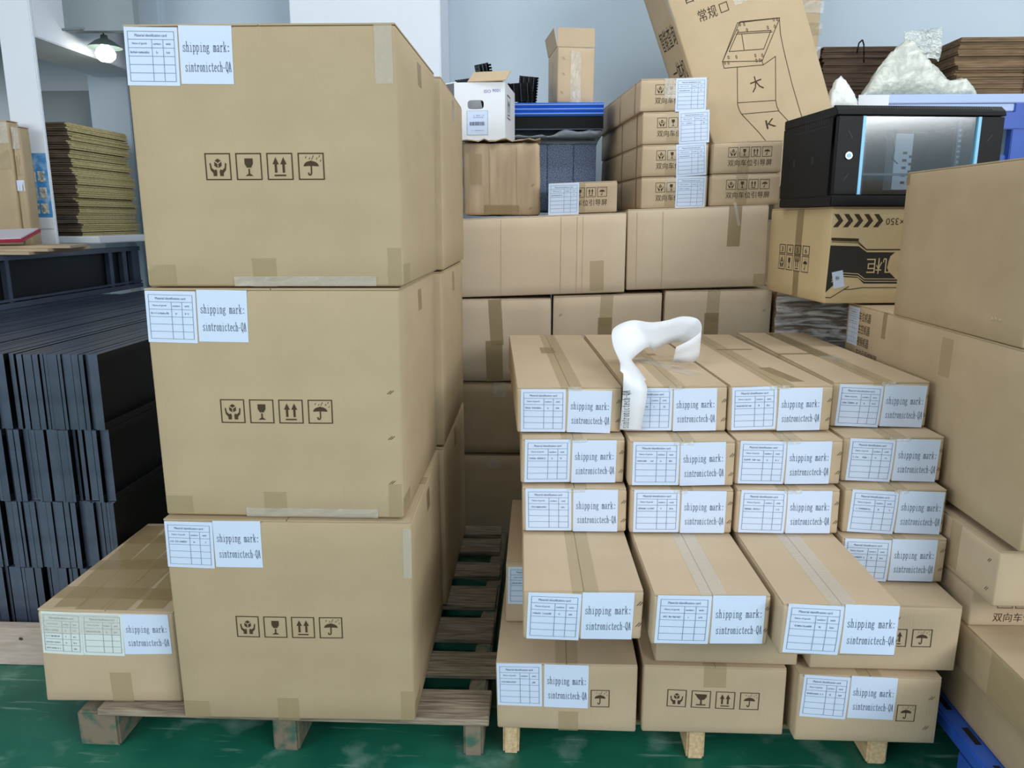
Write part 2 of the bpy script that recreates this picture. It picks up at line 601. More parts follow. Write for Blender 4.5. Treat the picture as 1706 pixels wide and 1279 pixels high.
SYM = [sym_hands(), sym_glass(), sym_arrows(), sym_umbrella()]
SYM_W = [sym_hands(), sym_glass(True), sym_arrows(), sym_umbrella()]


def symbols(u, v, size, pitch, which=(0, 1, 2, 3), wide=False):
    out = []
    for k in which:
        out += xf((SYM_W if wide else SYM)[k], u + k * pitch, v, size)
    return out


def faint(x, y, width, h, n, seed):
    """small smudgy lettering too small to read"""
    r = random.Random(seed)
    out = []
    a = width / n
    for i in range(n):
        if r.random() < 0.12:
            continue
        x0 = x + i * a
        out.append(rect(x0, y, x0 + a * 0.16, y + h * r.uniform(.6, 1)))
        if r.random() < 0.7:
            out.append(rect(x0 + a * .5, y, x0 + a * .66, y + h * r.uniform(.5, .8)))
        out.append(rect(x0, y + h * r.uniform(.2, .6), x0 + a * .62, y + h * r.uniform(.2, .6) + h * .14))
    return out


def table_art(wd, ht, seed, filled=1, rows=6):
    """the ruled identification card"""
    mx, my = .06 * wd, .07 * ht
    x0, x1, y0, y1 = mx, wd - mx, my, ht - my
    t = .0011
    L, F = [], []
    L += [rect(x0, y0, x1, y0 + t), rect(x0, y1 - t, x1, y1), rect(x0, y0, x0 + t, y1), rect(x1 - t, y0, x1, y1)]
    H = y1 - y0
    for k in range(1, rows):
        yy = y0 + H * k / rows
        L.append(rect(x0, yy, x1, yy + t))
    c1, c2 = x0 + (x1 - x0) * .51, x0 + (x1 - x0) * .75
    for c in (c1, c2):
        L.append(rect(c, y0, c + t, y0 + H * (rows - 1) / rows))
    rh = H / rows
    F += text('Material identification card', x0 + .14 * wd, y1 - rh * .66, .6 * wd, rh * .34)
    F += text('Name of goods', x0 + .08 * wd, y1 - rh * 1.64, .28 * wd, rh * .32)
    F += text('numbers', c1 + .03 * wd, y1 - rh * 1.62, .15 * wd, rh * .28)
    F += text('unit', c2 + .06 * wd, y1 - rh * 1.62, .09 * wd, rh * .28)
    for k in range(filled):
        yy = y1 - rh * (2.66 + k)
        F += faint(x0 + .04 * wd, yy, .36 * wd, rh * .34, 14, seed * 31 + k)
        F += faint(c1 + .08 * wd, yy, .04 * wd, rh * .34, 1, seed * 17 + k)
        F += faint(c2 + .06 * wd, yy, .08 * wd, rh * .34, 3, seed * 13 + k)
    return L, F


def mark_art(wd, ht):
    return serif_line('shipping mark:', .06 * wd, .555 * ht, .90 * wd, .215 * ht) + serif_line('sintronictech-QA', .09 * wd, .215 * ht, .88 * wd, .215 * ht)


# ------------------------------------------------------------------ the carton
def split_long(art, L=0.018):
    out = []
    for q in art:
        if len(q) != 4:
            out.append(q)
            continue
        e0 = math.hypot(q[1][0] - q[0][0], q[1][1] - q[0][1])
        e1 = math.hypot(q[2][0] - q[1][0], q[2][1] - q[1][1])
        if e1 > e0:
            q = [q[1], q[2], q[3], q[0]]
            e0 = e1
        n = max(1, int(e0 / L + .999))
        lp = lambda a, b, t: (a[0] + (b[0] - a[0]) * t, a[1] + (b[1] - a[1]) * t)
        for i in range(n):
            out.append([lp(q[0], q[1], i / n), lp(q[0], q[1], (i + 1) / n), lp(q[3], q[2], (i + 1) / n), lp(q[3], q[2], i / n)])
    return out


class Carton:
    def __init__(s, name, label, x, y, z, w, d, h, yaw=0.0, roll=0.0, mat_='kraft', group=None, cat='box', bulge=0.003, jit=0.003,
                 sag=0.0, seed=None, flaps=True, seam='y', side_bulge=0.0015, r=0.005, rough=0.0):
        s.w, s.d, s.h, s.bulge, s.sag, s.sb = w, d, h, bulge, sag, side_bulge
        s.rng = random.Random(seed if seed is not None else rnd.random())
        s.cj = [[s.rng.uniform(-jit, jit) for _ in range(3)] for _ in range(8)]
        for c in s.cj:
            c[2] *= 0.3
        s.root = empty(name, (x, y, z), (0, R(roll), R(yaw)))
        tag(s.root, label, cat, group)
        s.m = mat_
        s.rough = rough
        s.body(r)
        if flaps:
            s.flaps(seam)

    def P(s, x, y, z):
        a, b, c = x / s.w, y / s.d, z / s.h
        o = [0, 0, 0]
        for i in range(8):
            k = (a if i & 1 else 1 - a) * (b if i & 2 else 1 - b) * (c if i & 4 else 1 - c)
            for j in range(3):
                o[j] += k * s.cj[i][j]
        return Vector((x + o[0], y + o[1], z + o[2] + s.sag * x))

    def F(s, f, u, v, e=0.0):
        bl = lambda a, b: 16 * a * (1 - a) * b * (1 - b)
        w, d, h = s.w, s.d, s.h
        k = lambda a: min(1, max(0, a))
        if f == 'F':
            return s.P(u, -e - s.bulge * bl(k(u / w), k(v / h)), v)
        if f == 'B':
            return s.P(w - u, d + e + s.bulge * bl(k(u / w), k(v / h)), v)
        if f == 'L':
            return s.P(-e - s.sb * bl(k(u / d), k(v / h)), d - u, v)
        if f == 'R':
            return s.P(w + e + s.sb * bl(k(u / d), k(v / h)), u, v)
        if f == 'T':
            return s.P(u, v, h + e)
        return s.P(u, v, -e)

    def dims(s, f):
        return {'F': (s.w, s.h), 'B': (s.w, s.h), 'L': (s.d, s.h), 'R': (s.d, s.h), 'T': (s.w, s.d), 'D': (s.w, s.d)}[f]

    def body(s, r):
        w, d, h = s.w, s.d, s.h
        n = 8

        def cs(L):
            return [0, r] + [r + (L - 2 * r) * i / n for i in range(1, n)] + [L - r, L]
        X, Y, Z = cs(w), cs(d), cs(h - 0.004)
        idx, vs, fs = {}, [], []
        N = len(X)
        top = h - 0.004

        def vert(i, j, k):
            if (i, j, k) in idx:
                return idx[(i, j, k)]
            x, y, z = X[i], Y[j], Z[k]
            ex, ey, ez = i in (0, N - 1), j in (0, N - 1), k in (0, N - 1)
            c = ex + ey + ez
            q = r * 0.35 if c == 2 else (r * 0.45 if c == 3 else 0)
            bl = lambda a, b: 16 * a * (1 - a) * b * (1 - b)
            if c >= 2:
                if ex:
                    x += q if i == 0 else -q
                if ey:
                    y += q if j == 0 else -q
                if ez:
                    z += q if k == 0 else -q
            p = s.P(x, y, z)
            if c == 1:
                if ey:
                    p.y += (-1 if j == 0 else 1) * s.bulge * bl(x / w, z / h)
                if ex:
                    p.x += (-1 if i == 0 else 1) * s.sb * bl(y / d, z / h)
            if s.rough:
                p += Vector([s.rng.uniform(-s.rough, s.rough) for _ in range(3)])
            idx[(i, j, k)] = len(vs)
            vs.append(p)
            return idx[(i, j, k)]
        for a in range(N - 1):
            for b in range(N - 1):
                fs.append((vert(a, 0, b), vert(a + 1, 0, b), vert(a + 1, 0, b + 1), vert(a, 0, b + 1)))
                fs.append((vert(a + 1, N - 1, b), vert(a, N - 1, b), vert(a, N - 1, b + 1), vert(a + 1, N - 1, b + 1)))
                fs.append((vert(0, a + 1, b), vert(0, a, b), vert(0, a, b + 1), vert(0, a + 1, b + 1)))
                fs.append((vert(N - 1, a, b), vert(N - 1, a + 1, b), vert(N - 1, a + 1, b + 1), vert(N - 1, a, b + 1)))
                fs.append((vert(a, b, N - 1), vert(a + 1, b, N - 1), vert(a + 1, b + 1, N - 1), vert(a, b + 1, N - 1)))
                fs.append((vert(a + 1, b, 0), vert(a, b, 0), vert(a, b + 1, 0), vert(a + 1, b + 1, 0)))
        me = bpy.data.meshes.new('box_body')
        me.from_pydata([tuple(v) for v in vs], [], fs)
        for p in me.polygons:
            p.use_smooth = True
        link('box_body', me, s.root, M[s.m])

    def flaps(s, seam):
        g = 0.0012
        if seam == 'y':
            for a, b in ((0.002, s.w / 2 - g), (s.w / 2 + g, s.w - 0.002)):
                s.patch('top_flap', 'T', (a + b) / 2, s.d / 2, b - a, s.d - 0.004, -0.0042, 0.0, M[s.m], nu=3, nv=5)
        else:
            for a, b in ((0.002, s.d / 2 - g), (s.d / 2 + g, s.d - 0.002)):
                s.patch('top_flap', 'T', s.w / 2, (a + b) / 2, s.w - 0.004, b - a, -0.0042, 0.0, M[s.m], nu=5, nv=3)

    def patch(s, name, f, uc, vc, du, dv, e0, e1, m, rot=0.0, nu=3, nv=3, parent=None, label=None, wave=0.0):
        c, sn = math.cos(R(rot)), math.sin(R(rot))
        vs, fs = [], []
        for lay, e in ((0, e1), (1, e0)):
            for j in range(nv + 1):
                for i in range(nu + 1):
                    a = (i / nu - .5) * du
                    b = (j / nv - .5) * dv
                    ee = e + (s.rng.uniform(0, wave) if (wave and lay == 0) else 0)
                    vs.append(s.F(f, uc + a * c - b * sn, vc + a * sn + b * c, ee))
        K = (nu + 1) * (nv + 1)
        ix = lambda i, j: j * (nu + 1) + i
        for j in range(nv):
            for i in range(nu):
                fs.append((ix(i, j), ix(i + 1, j), ix(i + 1, j + 1), ix(i, j + 1)))
        per = [ix(i, 0) for i in range(nu + 1)] + [ix(nu, j) for j in range(1, nv + 1)] + [ix(i, nv) for i in range(nu - 1, -1, -1)] + [ix(0, j) for j in range(nv - 1, 0, -1)]
        for a, b in zip(per, per[1:] + per[:1]):
            fs.append((a, a + K, b + K, b))
        me = bpy.data.meshes.new(name)
        me.from_pydata([tuple(v) for v in vs], [], fs)
        o = link(name, me, parent or s.root, m)
        if label:
            o['label'] = label
        return o

    def decal(s, name, f, art, u, v, m, e=0.0008, rot=0.0, parent=None, label=None):
        c, sn = math.cos(R(rot)), math.sin(R(rot))
        vs, fs = [], []
        for q in split_long(art):
            n = len(vs)
            for a, b in q:
                vs.append(tuple(s.F(f, u + a * c - b * sn, v + a * sn + b * c, e)))
            fs.append(tuple(range(n, n + len(q))))
        me = bpy.data.meshes.new(name)
        me.from_pydata(vs, [], fs)
        o = link(name, me, parent or s.root, m)
        if label:
            o['label'] = label
        return o

    # ---- things found on the cartons
    def card(s, u, v, wd, ht, rot=0.0, filled=1, f='F', m='paper', rows=6, e=0.001):
        c, sn = math.cos(R(rot)), math.sin(R(rot))
        uc, vc = u + wd / 2 * c - ht / 2 * sn, v + wd / 2 * sn + ht / 2 * c
        p = s.patch('paper_label', f, uc, vc, wd, ht, 0.0, e, M[m], rot, nu=8, nv=8)
        L, T = table_art(wd, ht, s.rng.randint(1, 999), filled, rows)
        s.decal('table_lines', f, L, u, v, M['ink_line'], e + 0.0007, rot, p)
        s.decal('small_print', f, T, u, v, M['ink'], e + 0.0007, rot, p)
        return p

    def mark(s, u, v, wd, ht, rot=0.0, f='F', e=0.001):
        c, sn = math.cos(R(rot)), math.sin(R(rot))
        uc, vc = u + wd / 2 * c - ht / 2 * sn, v + wd / 2 * sn + ht / 2 * c
        p = s.patch('shipping_label', f, uc, vc, wd, ht, 0.0, e, M['paper'], rot, nu=8, nv=8)
        s.decal('lettering', f, mark_art(wd, ht), u, v, M['ink_dark'], e + 0.0007, rot, p)
        return p

    def labels(s, u, v, ht=0.125, r1=0.0, r2=0.0, w1=0.127, w2=0.124, gap=0.005, dv=0.0, filled=1):
        s.card(u, v, w1, ht, r1, filled)
        s.mark(u + w1 + gap, v + dv, w2, ht, r2)

    def syms(s, u, v, size, pitch, which=(0, 1, 2, 3), wide=False, f='F', rot=0.0, m='print'):
        s.decal('handling_symbols', f, symbols(0, 0, size, pitch, which, wide), u, v, M[m], 0.0007, rot)

    def tape_top(s, m='tape', wd=0.06, front=0.06, seam='y', off=0.0, back=False):
        if seam == 'y':
            s.patch('tape', 'T', s.w / 2 + off, s.d / 2, wd, s.d - .004, 0.0, 0.0006, M[m], nu=2, nv=8, wave=0.0004)
        else:
            s.patch('tape', 'T', s.w / 2, s.d / 2 + off, s.w - .004, wd, 0.0, 0.0006, M[m], nu=8, nv=2, wave=0.0004)
        if front:
            s.patch('tape', 'F', s.w / 2 + off, s.h - front / 2, wd, front, 0.0, 0.0005, M[m], nu=2, nv=3)

    def tape(s, f, u, v, du, dv, m='tape', rot=0.0, wave=0.0):
        s.patch('tape', f, u, v, du, dv, 0.0, 0.0006, M[m], rot, nu=3, nv=3, wave=wave)

    def staples(s, pos, f='F', ang=50):
        art = []
        for u, v in pos:
            for k in (0, 1):
                art += xf([rect(-.007, -.0008, .007, .0008)], u + k * .006, v, 1, 1, ang)
        s.decal('staples', f, art, 0, 0, M['staple'], 0.0008)['kind'] = 'stuff'


# ------------------------------------------------------------------ the setting
f_ = MB().box((-7, -4.5, -0.1), (6, 9, 0)).build('floor', M['floor'])
structure(f_)
structure(MB().box((-7, -4.5, 4.3), (6, 9, 4.4)).build('ceiling', M['ceil']))
structure(MB().box((-2.52, 5.0, 0), (6, 5.2, 4.3)).build('wall_back', M['wall']))
structure(MB().box((5.4, -4.5, 0), (5.6, 5.0, 4.3)).build('wall_right', M['wall']))
structure(MB().box((-6.8, -4.7, 0), (5.4, -4.5, 4.3)).build('wall_front', M['wall']))
structure(MB().box((-1.445, 4.6, 0), (-0.60, 5.0, 4.3)).build('trim_1', M['wall_bright'], bevel=0.006), 'bright white square pillar behind the tall carton stack')
structure(MB().box((-2.53, 4.96, 0), (-2.365, 5.0, 4.3)).build('trim_2', M['wall'], bevel=0.004), 'narrow pilaster at the left end of the back wall')
structure(MB().box((-6.5, 4.6, 2.545), (-2.335, 4.66, 4.3)).build('trim_3', M['wall_grey']), 'lintel with painted-in shade over the opening at upper left')
structure(MB().box((-2.885, 4.24, 0), (-2.705, 4.265, 2.75)).build('trim_4', M['wall_bright'], bevel=0.005), 'thin white column with a blue poster')
structure(MB().box((-3.10, 4.33, 2.455), (-2.74, 5.55, 2.95)).build('trim_5', M['wall_bright'], bevel=0.005), 'white beam running back from the lintel')
structure(MB().box((-3.16, 5.50, 0), (-2.88, 5.9, 2.95)).build('trim_6', M['wall'], bevel=0.005), 'pale pilaster in the room beyond')
structure(MB().box((-7, 5.9, 0), (-2.3, 6.1, 4.3)).build('wall_far', M['wall_bright']))
structure(MB().box((-2.52, 5.2, 0), (-2.3, 5.9, 4.3)).build('wall_side', M['wall_bright']))
structure(MB().box((-7, -4.5, 0), (-6.8, 6.0, 4.3)).build('wall_left', M['wall']))
structure(MB().box((-3.85, 5.84, 0), (-3.2, 5.9, 2.42)).build('door_1', M['wall_grey'], bevel=0.004), 'grey door panel in the room beyond the opening')

# lamp beyond the opening
lamp = empty('pendant_lamp', (-2.60, 4.75, 2.44))
tag(lamp, 'lit pendant bulb under a small enamel shade at the upper left', 'lamp')
MB().lathe([(0.095, 0.045), (0.09, 0.052), (0.05, 0.082), (0.022, 0.095), (0.018, 0.115), (0.0, 0.118)]).build('lamp_shade', M['enamel'], lamp, smooth=True)
MB().lathe([(0.0, -0.035), (0.03, -0.03), (0.05, -0.012), (0.056, 0.012), (0.045, 0.038), (0.022, 0.056), (0.018, 0.075)]).build('bulb', M['bulb'], lamp, smooth=True)
MB().tube([(0, 0, .115), (-.006, 0, .14), (-.012, -0.02, .17)], .004).build('cord', M['black'], lamp)
cable = MB().tube([(-3.05, 4.58, 2.50), (-2.92, 4.57, 2.515), (-2.80, 4.57, 2.545), (-2.64, 4.585, 2.552), (-2.61, 4.65, 2.575), (-2.62, 4.72, 2.60)], .007).build('wall_cable', M['cable'], smooth=True)
tag(cable, 'grey electric cable sagging along the lintel towards the lamp', 'cable')

# poster on the thin column
po = empty('wall_poster', (-2.865, 4.2385, 1.45))
tag(po, 'blue and white picture poster on the thin white column', 'poster')
MB().box((0, -.003, 0.0), (.156, 0, .06)).build('poster_foot', M['white'], po)
MB().box((0, -.003, 0.06), (.156, 0, .40)).build('poster_sheet', M['poster'], po)
for k in range(3):
    for j in range(2):
        MB().box((.048 + j * .052, -.006, .08 + k * .085), (.088 + j * .052, -.003, .135 + k * .085)).build('picture', M['poster_pic'], po)

# ------------------------------------------------------------------ left pallet and the tall stack
def pallet(name, label, x0, x1, y0, boards, stringers, zt, tb, m_board, m_block, ylen, lean=0.0, first_short=0.0):
    p = empty(name, ((x0 + x1) / 2, y0, 0))
    tag(p, label, 'pallet')
    cx = (x0 + x1) / 2
    for a, b in boards:
        j = rnd.uniform(-.012, .012)
        mb = MB().box((x0 - cx + j, a - y0, zt - tb), (x1 - cx + j + lean * (a - y0), b - y0, zt))
        for i in range(len(mb.v)):
            v = mb.v[i]
            if first_short and a == boards[0][0] and v[0] < 0:
                v = (v[0] + first_short, v[1], v[2])
            mb.v[i] = (v[0], v[1] + rnd.uniform(-.004, .004), v[2] - (rnd.uniform(0, .003)))
        mb.build('board', m_board, p, bevel=.003, seg=1)
    for sx, wd in stringers:
        MB().box((sx - cx - wd / 2, .012, 0.0), (sx - cx + wd / 2, ylen, zt - tb - .001)).build('stringer', m_block, p, bevel=.006, seg=2)
    return p


pallet('wooden_pallet', 'weathered grey wooden pallet under the three tall cartons', -1.40, -0.145, 1.922,
       [(1.922, 2.06), (2.14, 2.27), (2.35, 2.49), (2.575, 2.73), (2.815, 2.94), (3.045, 3.175), (3.23, 3.33)],
       [(-1.285, .12), (-0.735, .075), (-0.195, .055)], .13, .020, M['old_wood'], M['old_wood_end'], 1.40, -0.03, .13)
pallet('wooden_pallet', 'fresh pale wooden pallet under the stack of small labelled cartons', -0.115, 1.065, 1.938,
       [(1.965, 2.05), (2.12, 2.22), (2.32, 2.42), (2.52, 2.62), (2.72, 2.82), (2.9, 3.0)],
       [(-0.088, .046), (0.435, .05), (0.94, .055)], .11, .014, M['new_wood'], M['new_wood'], 1.05)

BIG = 'big square cartons of the tall left stack'
HZ = 0.13
big = []
for k, (x, y, z, w_, h_, yaw, lab) in enumerate((
        (-1.005, 1.888, .130, .655, .596, 0.9, 'large square carton with shipping label, bottom of the tall left stack'),
        (-1.006, 1.905, .729, .640, .603, 0.4, 'large square carton with shipping label, middle of the tall left stack'),
        (-1.000, 1.918, 1.335, .646, .612, 0.3, 'large square carton with shipping label, top of the tall left stack'))):
    c = Carton('cardboard_carton', lab, x, y, z, w_, .645, h_, yaw, mat_='kraft_olive', group=BIG, bulge=.007, side_bulge=.004, jit=.004, r=.007)
    big.append(c)
    c.card(.002, h_ - .135, .127, .130, -1.2)
    c.mark(.133, h_ - .133, .126, .130, -0.8 if k else 0.2)
    c.syms(.174, .258, .063, .0757)
    c.tape_top('tape', .06, 0, 'x')
    c.tape('F', .30, .035, .06, .07, 'tape')
    c.tape('R', .33, h_ - .06, .06, .06, 'tape_brown')
    c.tape('F', w_ - .03, h_ - .07, .042, .13, 'tape_clear', wave=.001) if k == 2 else None
    c.tape('F', w_ - .012, h_ - .09, .022, .14, 'tape_clear', wave=.001) if k == 0 else None
    c.tape('F', .04, .03, .07, .05, 'tape', wave=.001)
    c.tape('F', w_ - .02, .05, .035, .09, 'tape', wave=.001)
    c.tape('R', .05, .03, .09, .05, 'tape')
    if k:
        c.patch('tape', 'F', w_ * .62, .014, w_ * .55, .024, .0012, .0020, M['tape_clear'], 0, nu=14, nv=2, wave=.0025)
    if k == 1:
        c.staples([(w_ - .03, .1), (w_ - .03, .22), (w_ - .03, .34)], ang=40)
for k, (z, h_, lab) in enumerate(((.1315, .595, 'second large carton behind the bottom one of the tall left stack'),
                                  (.729, .603, 'second large carton behind the middle one of the tall left stack'),
                                  (1.335, .612, 'second large carton behind the top one of the tall left stack'))):
    c = Carton('cardboard_carton', lab, -1.0, 2.566 + k * .012, z, .65 + (.008 if k == 2 else 0), .70, h_ - .004, 0.3, mat_='kraft_olive', group='cartons behind the tall left stack', bulge=.004, side_bulge=.004)
    c.tape_top('tape', .06, 0, 'x')
    c.tape('R', .35, h_ - .06, .06, .07, 'tape_brown')

low = Carton('cardboard_carton', 'low tape wrapped carton with three paper labels left of the tall stack', -1.435, 1.950, .132, .395, .64, .288, 0.5, mat_='kraft', bulge=.005, jit=.005, r=.008, rough=.0003)
low.card(.008, .155, .118, .128, -1.5, 4, m='paper_clear')
low.card(.127, .153, .118, .128, -1.0, 1, m='paper_clear')
low.mark(.247, .157, .132, .122, 0.4)
for u_, dv in ((.06, .6), (.14, .62), (.22, .62), (.30, .6)):
    low.patch('wrapping_tape', 'T', u_, .315, .075, dv, 0.0, .0008, M['wrap_tape'], rnd.uniform(-4, 4), nu=2, nv=8, wave=.0012)
for v_ in (.1, .3, .5):
    low.patch('wrapping_tape', 'T', .197, v_, .385, .07, .0006, .0016, M['wrap_tape'], rnd.uniform(-5, 5), nu=8, nv=2, wave=.0012)
low.tape('F', .225, .05, .06, .095, 'tape')
low.patch('wrapping_tape', 'F', .122, .247, .225, .06, .0016, .0024, M['tape_clear'], 0, nu=6, nv=2, wave=.0015)

# ------------------------------------------------------------------ right pallet stack
ROW = {'F': ('cartons of the bottom layer on the pale pallet', .11, .2, 'bottom layer'), }


def lr(L, Rr):
    return math.degrees(math.atan2(Rr[1] - L[1], Rr[0] - L[0])), math.hypot(Rr[0] - L[0], Rr[1] - L[1])


def small(label, L, Rr, z, h, d, group, **kw):
    yaw, w_ = lr(L, Rr)
    yaw = kw.pop('yaw', yaw)
    c = Carton('cardboard_carton', label, L[0], L[1], z, w_, d, h, yaw, mat_=kw.pop('mat_', 'kraft'), group=group, bulge=kw.pop('bulge', .003), **kw)
    return c


ORD = ['first', 'second', 'third', 'fourth']
G_F = 'wide cartons of the bottom layer on the pale pallet'
fz, fh = .111, .2
c = small('wide carton with shipping label and umbrella symbol, bottom left on pale pallet', (-.127, 1.912), (.262, 1.910), fz, .203, .9, G_F, yaw=0)
c.labels(.003, .073, .128, 0.3, -0.6, .124, .122)
c.syms(.065, .076, .052, .0655, (3,), True)
c.tape_top('tape', .06, .06)
c.tape('F', .2, .03, .055, .06)
c = small('wide carton with four handling symbols and no label, bottom middle on pale pallet', (.275, 1.914), (.659, 1.908), fz, .203, .9, G_F, yaw=0)
c.syms(.065, .082, .052, .0655, (0, 1, 2, 3), True, rot=-1.0)
c.tape_top('tape', .06, .06)
c = small('wide carton with shipping label and umbrella symbol, bottom right on pale pallet', (.685, 1.894), (1.063, 1.900), fz, .200, .9, G_F, yaw=0)
c.labels(.009, .076, .124, -2.5, -1.5, .122, .122)
c.syms(.069, .072, .050, .0655, (3,), True, rot=-0.8)
c.tape_top('tape', .06, .05)
c.staples([(.345, .05), (.352, .14)])
G_E = 'wide cartons of the second layer on the pale pallet'
ez, eh = .3155, .19
c = small('wide carton with a paper label, second layer at the far left', (-.110, 2.131), (.27, 2.135), ez, .190, .53, G_E)
c.labels(.006, .06, .118, 0, 0)
c = small('unlabelled wide carton under the middle protruding box, second layer', (.305, 1.929), (.690, 1.924), ez, .190, .9, G_E, yaw=.3)
c = small('wide carton with umbrella symbol, second layer at the right', (.716, 1.915), (1.102, 1.931), ez, .190, .9, G_E, yaw=.5)
c.syms(.066, .072, .052, .0655, (2, 3), True)
c.tape_top('tape', .06, 0.05)

G_G = 'small cartons sticking out in front of the stack'
gz, gh = .5075, .1285
for k, (L, Rr, rots, pos) in enumerate((((-.049, 1.702), (.238, 1.711), (-2.0, -0.5), 'left'), ((.259, 1.692), (.535, 1.707), (-0.6, 0.2), 'middle'), ((.550, 1.658), (.820, 1.663), (-2.2, -1.2), 'right'))):
    c = small('small labelled carton sticking out at the front, %s of the three' % pos, L, Rr, gz, gh, .97, G_G, jit=.002, yaw=(1.8, 2.0, 1.1)[k])
    c.labels(.008, .002 + .003 * k, .122, rots[0], rots[1])
    c.tape_top('tape_clear' if k else 'tape', .062, .018, off=.004)
    c.patch('tape', 'T', .14, .62, .24, .055, .0006, .0012, M['tape_clear'], rnd.uniform(-4, 4), nu=5, nv=2, wave=.001)
    c.staples([(c.w - .01, .04), (c.w - .01, .095)])
G_D = None
c = small('lone small labelled carton at the right end of the lowest small-box row', (.826, 2.050), (1.115, 2.053), gz + .0005, .1285, .99, None)
c.labels(.006, .003, .124, -1.5, -0.3)
c.tape_top('tape', .06, .012)
c.staples([(c.w - .012, .04), (c.w - .012, .095)])

rows = {
    'third row from the top': (.6395, .1315, [((-.060, 2.049), (.230, 2.057)), ((.239, 2.053), (.525, 2.062)), ((.533, 2.064), (.821, 2.073)), ((.836, 2.084), (1.115, 2.080))]),
    'second row from the top': (.772, .1325, [((-.065, 2.080), (.224, 2.090)), ((.236, 2.068), (.525, 2.088)), ((.534, 2.096), (.830, 2.116)), ((.840, 2.138), (1.124, 2.150))]),
    'top row': (.9055, .1360, [((-.078, 2.128), (.218, 2.148)), ((.226, 2.152), (.520, 2.172)), ((.525, 2.171), (.820, 2.193)), ((.836, 2.238), (1.117, 2.250))]),
}
paper_rot = {('top row', 0): (-.6, -1.8), ('top row', 1): (0, .6), ('top row', 2): (1.6, .6), ('top row', 3): (-2.4, -1.6),
             ('second row from the top', 1): (0, 1.4), ('second row from the top', 2): (-.8, .4), ('second row from the top', 3): (-2.6, -1.8),
             ('third row from the top', 3): (-2.6, -1.4), ('third row from the top', 2): (-1.0, .2)}
for rn, (z, h, lst) in rows.items():
    for k, (L, Rr) in enumerate(lst):
        c = small('small labelled carton, %s from left in the %s' % (ORD[k], rn), L, Rr, z, h - .003, 1.0, 'small labelled cartons in the ' + rn, jit=.002, yaw={'top row': (4.0, 4.0, 3.8, 2.4), 'second row from the top': (2.4, 2.4, 2.4, 2.2), 'third row from the top': (1.5, 1.5, 1.4, .2)}[rn][k])
        r1, r2 = paper_rot.get((rn, k), (0.2, 0.0))
        c.labels(.010 + .004 * (k == 3), .003, .124, r1, r2, .127, .124, .005, -.002)
        c.tape_top('tape', .060, .012, off=rnd.uniform(-.006, .006))
        c.patch('tape', 'F', c.w / 2 + rnd.uniform(-.01, .02), h - .008, rnd.uniform(.035, .06), .010, .0012, .0020, M['tape_clear'], rnd.uniform(-3, 3), nu=8, nv=2, wave=.003)
        c.staples([(c.w - .01, .035), (c.w - .01, .09)])
        if rn == 'top row':
            if k == 0:
                c.tape('T', .13, .62, .05, .12, 'tape_brown')
            if k == 1:
                c.patch('tape', 'T', .18, .30, .06, .32, .0006, .0012, M['tape_clear'], 24, nu=2, nv=5, wave=.001)
                c.tape('T', .18, .52, .03, .035, 'tape_brown')
            if k == 2:
                c.tape('T', .20, .16, .04, .22, 'tape_brown', 6)
                c.tape('T', .20, .62, .13, .022, 'tape_brown', 3)
            if k == 3:
                c.tape('T', .14, .70, .055, .55, 'tape_brown')
                c.tape('T', .06, .48, .14, .024, 'tape_brown', 6)
                c.tape('T', .165, .40, .06, .09, 'tape_clear', 10, wave=.002)

# backing paper strip: hangs over the front of the second top-row carton and curls on the lids
def ribbon(name, path, m, label, cat, n=6):
    """path: list of (centre, half-width vector)"""
    def cr(a, b, c_, d_, t):
        return 0.5 * ((2 * b) + (-a + c_) * t + (2 * a - 5 * b + 4 * c_ - d_) * t * t + (-a + 3 * b - 3 * c_ + d_) * t ** 3)
    pts = []
    P = [(Vector(a), Vector(b)) for a, b in path]
    for i in range(len(P) - 1):
        p0, p1, p2, p3 = P[max(i - 1, 0)], P[i], P[i + 1], P[min(i + 2, len(P) - 1)]
        for k in range(n):
            t = k / n
            pts.append((cr(p0[0], p1[0], p2[0], p3[0], t), cr(p0[1], p1[1], p2[1], p3[1], t)))
    pts.append(P[-1])
    vs, fs = [], []
    for c_, h_ in pts:
        for q in (-1, -.33, .33, 1):
            vs.append(tuple(c_ + h_ * q * (1.0 if c_.y < 2.16 else 1.3)))
    for i in range(len(pts) - 1):
        for j in range(3):
            a = i * 4 + j
            fs.append((a, a + 1, a + 5, a + 4))
    me = bpy.data.meshes.new(name)
    me.from_pydata(vs, [], fs)
    for p in me.polygons:
        p.use_smooth = True
    o = link(name, me, None, m)
    sm = o.modifiers.new('thickness', 'SOLIDIFY')
    sm.thickness = .0008
    tag(o, label, cat)
    return o


strip = ribbon('backing_paper_strip', [
    ((.243, 2.138, .914), (.030, .002, -.002)), ((.246, 2.128, .960), (.031, .0, -.001)), ((.250, 2.125, 1.010), (.033, .0, -.006)), ((.252, 2.135, 1.055), (.034, .012, -.014)),
    ((.246, 2.20, 1.078), (.026, .03, -.012)), ((.242, 2.30, 1.085), (.018, .03, -.006)), ((.244, 2.42, 1.094), (.026, .014, -.020)), ((.264, 2.52, 1.112), (.032, -.006, -.030)),
    ((.312, 2.57, 1.128), (.020, -.01, -.033)), ((.355, 2.56, 1.122), (.006, .0, -.035)), ((.400, 2.56, 1.134), (.0, .006, -.032)), ((.450, 2.58, 1.142), (-.002, .006, -.034)),
    ((.497, 2.56, 1.132), (-.002, .0, -.036)), ((.498, 2.49, 1.108), (-.002, -.006, -.034)), ((.460, 2.44, 1.094), (.0, .006, -.030)), ((.405, 2.42, 1.084), (.0, .020, -.022))],
    M['white'], 'curled white backing paper strip draped over the top cartons', 'paper strip')
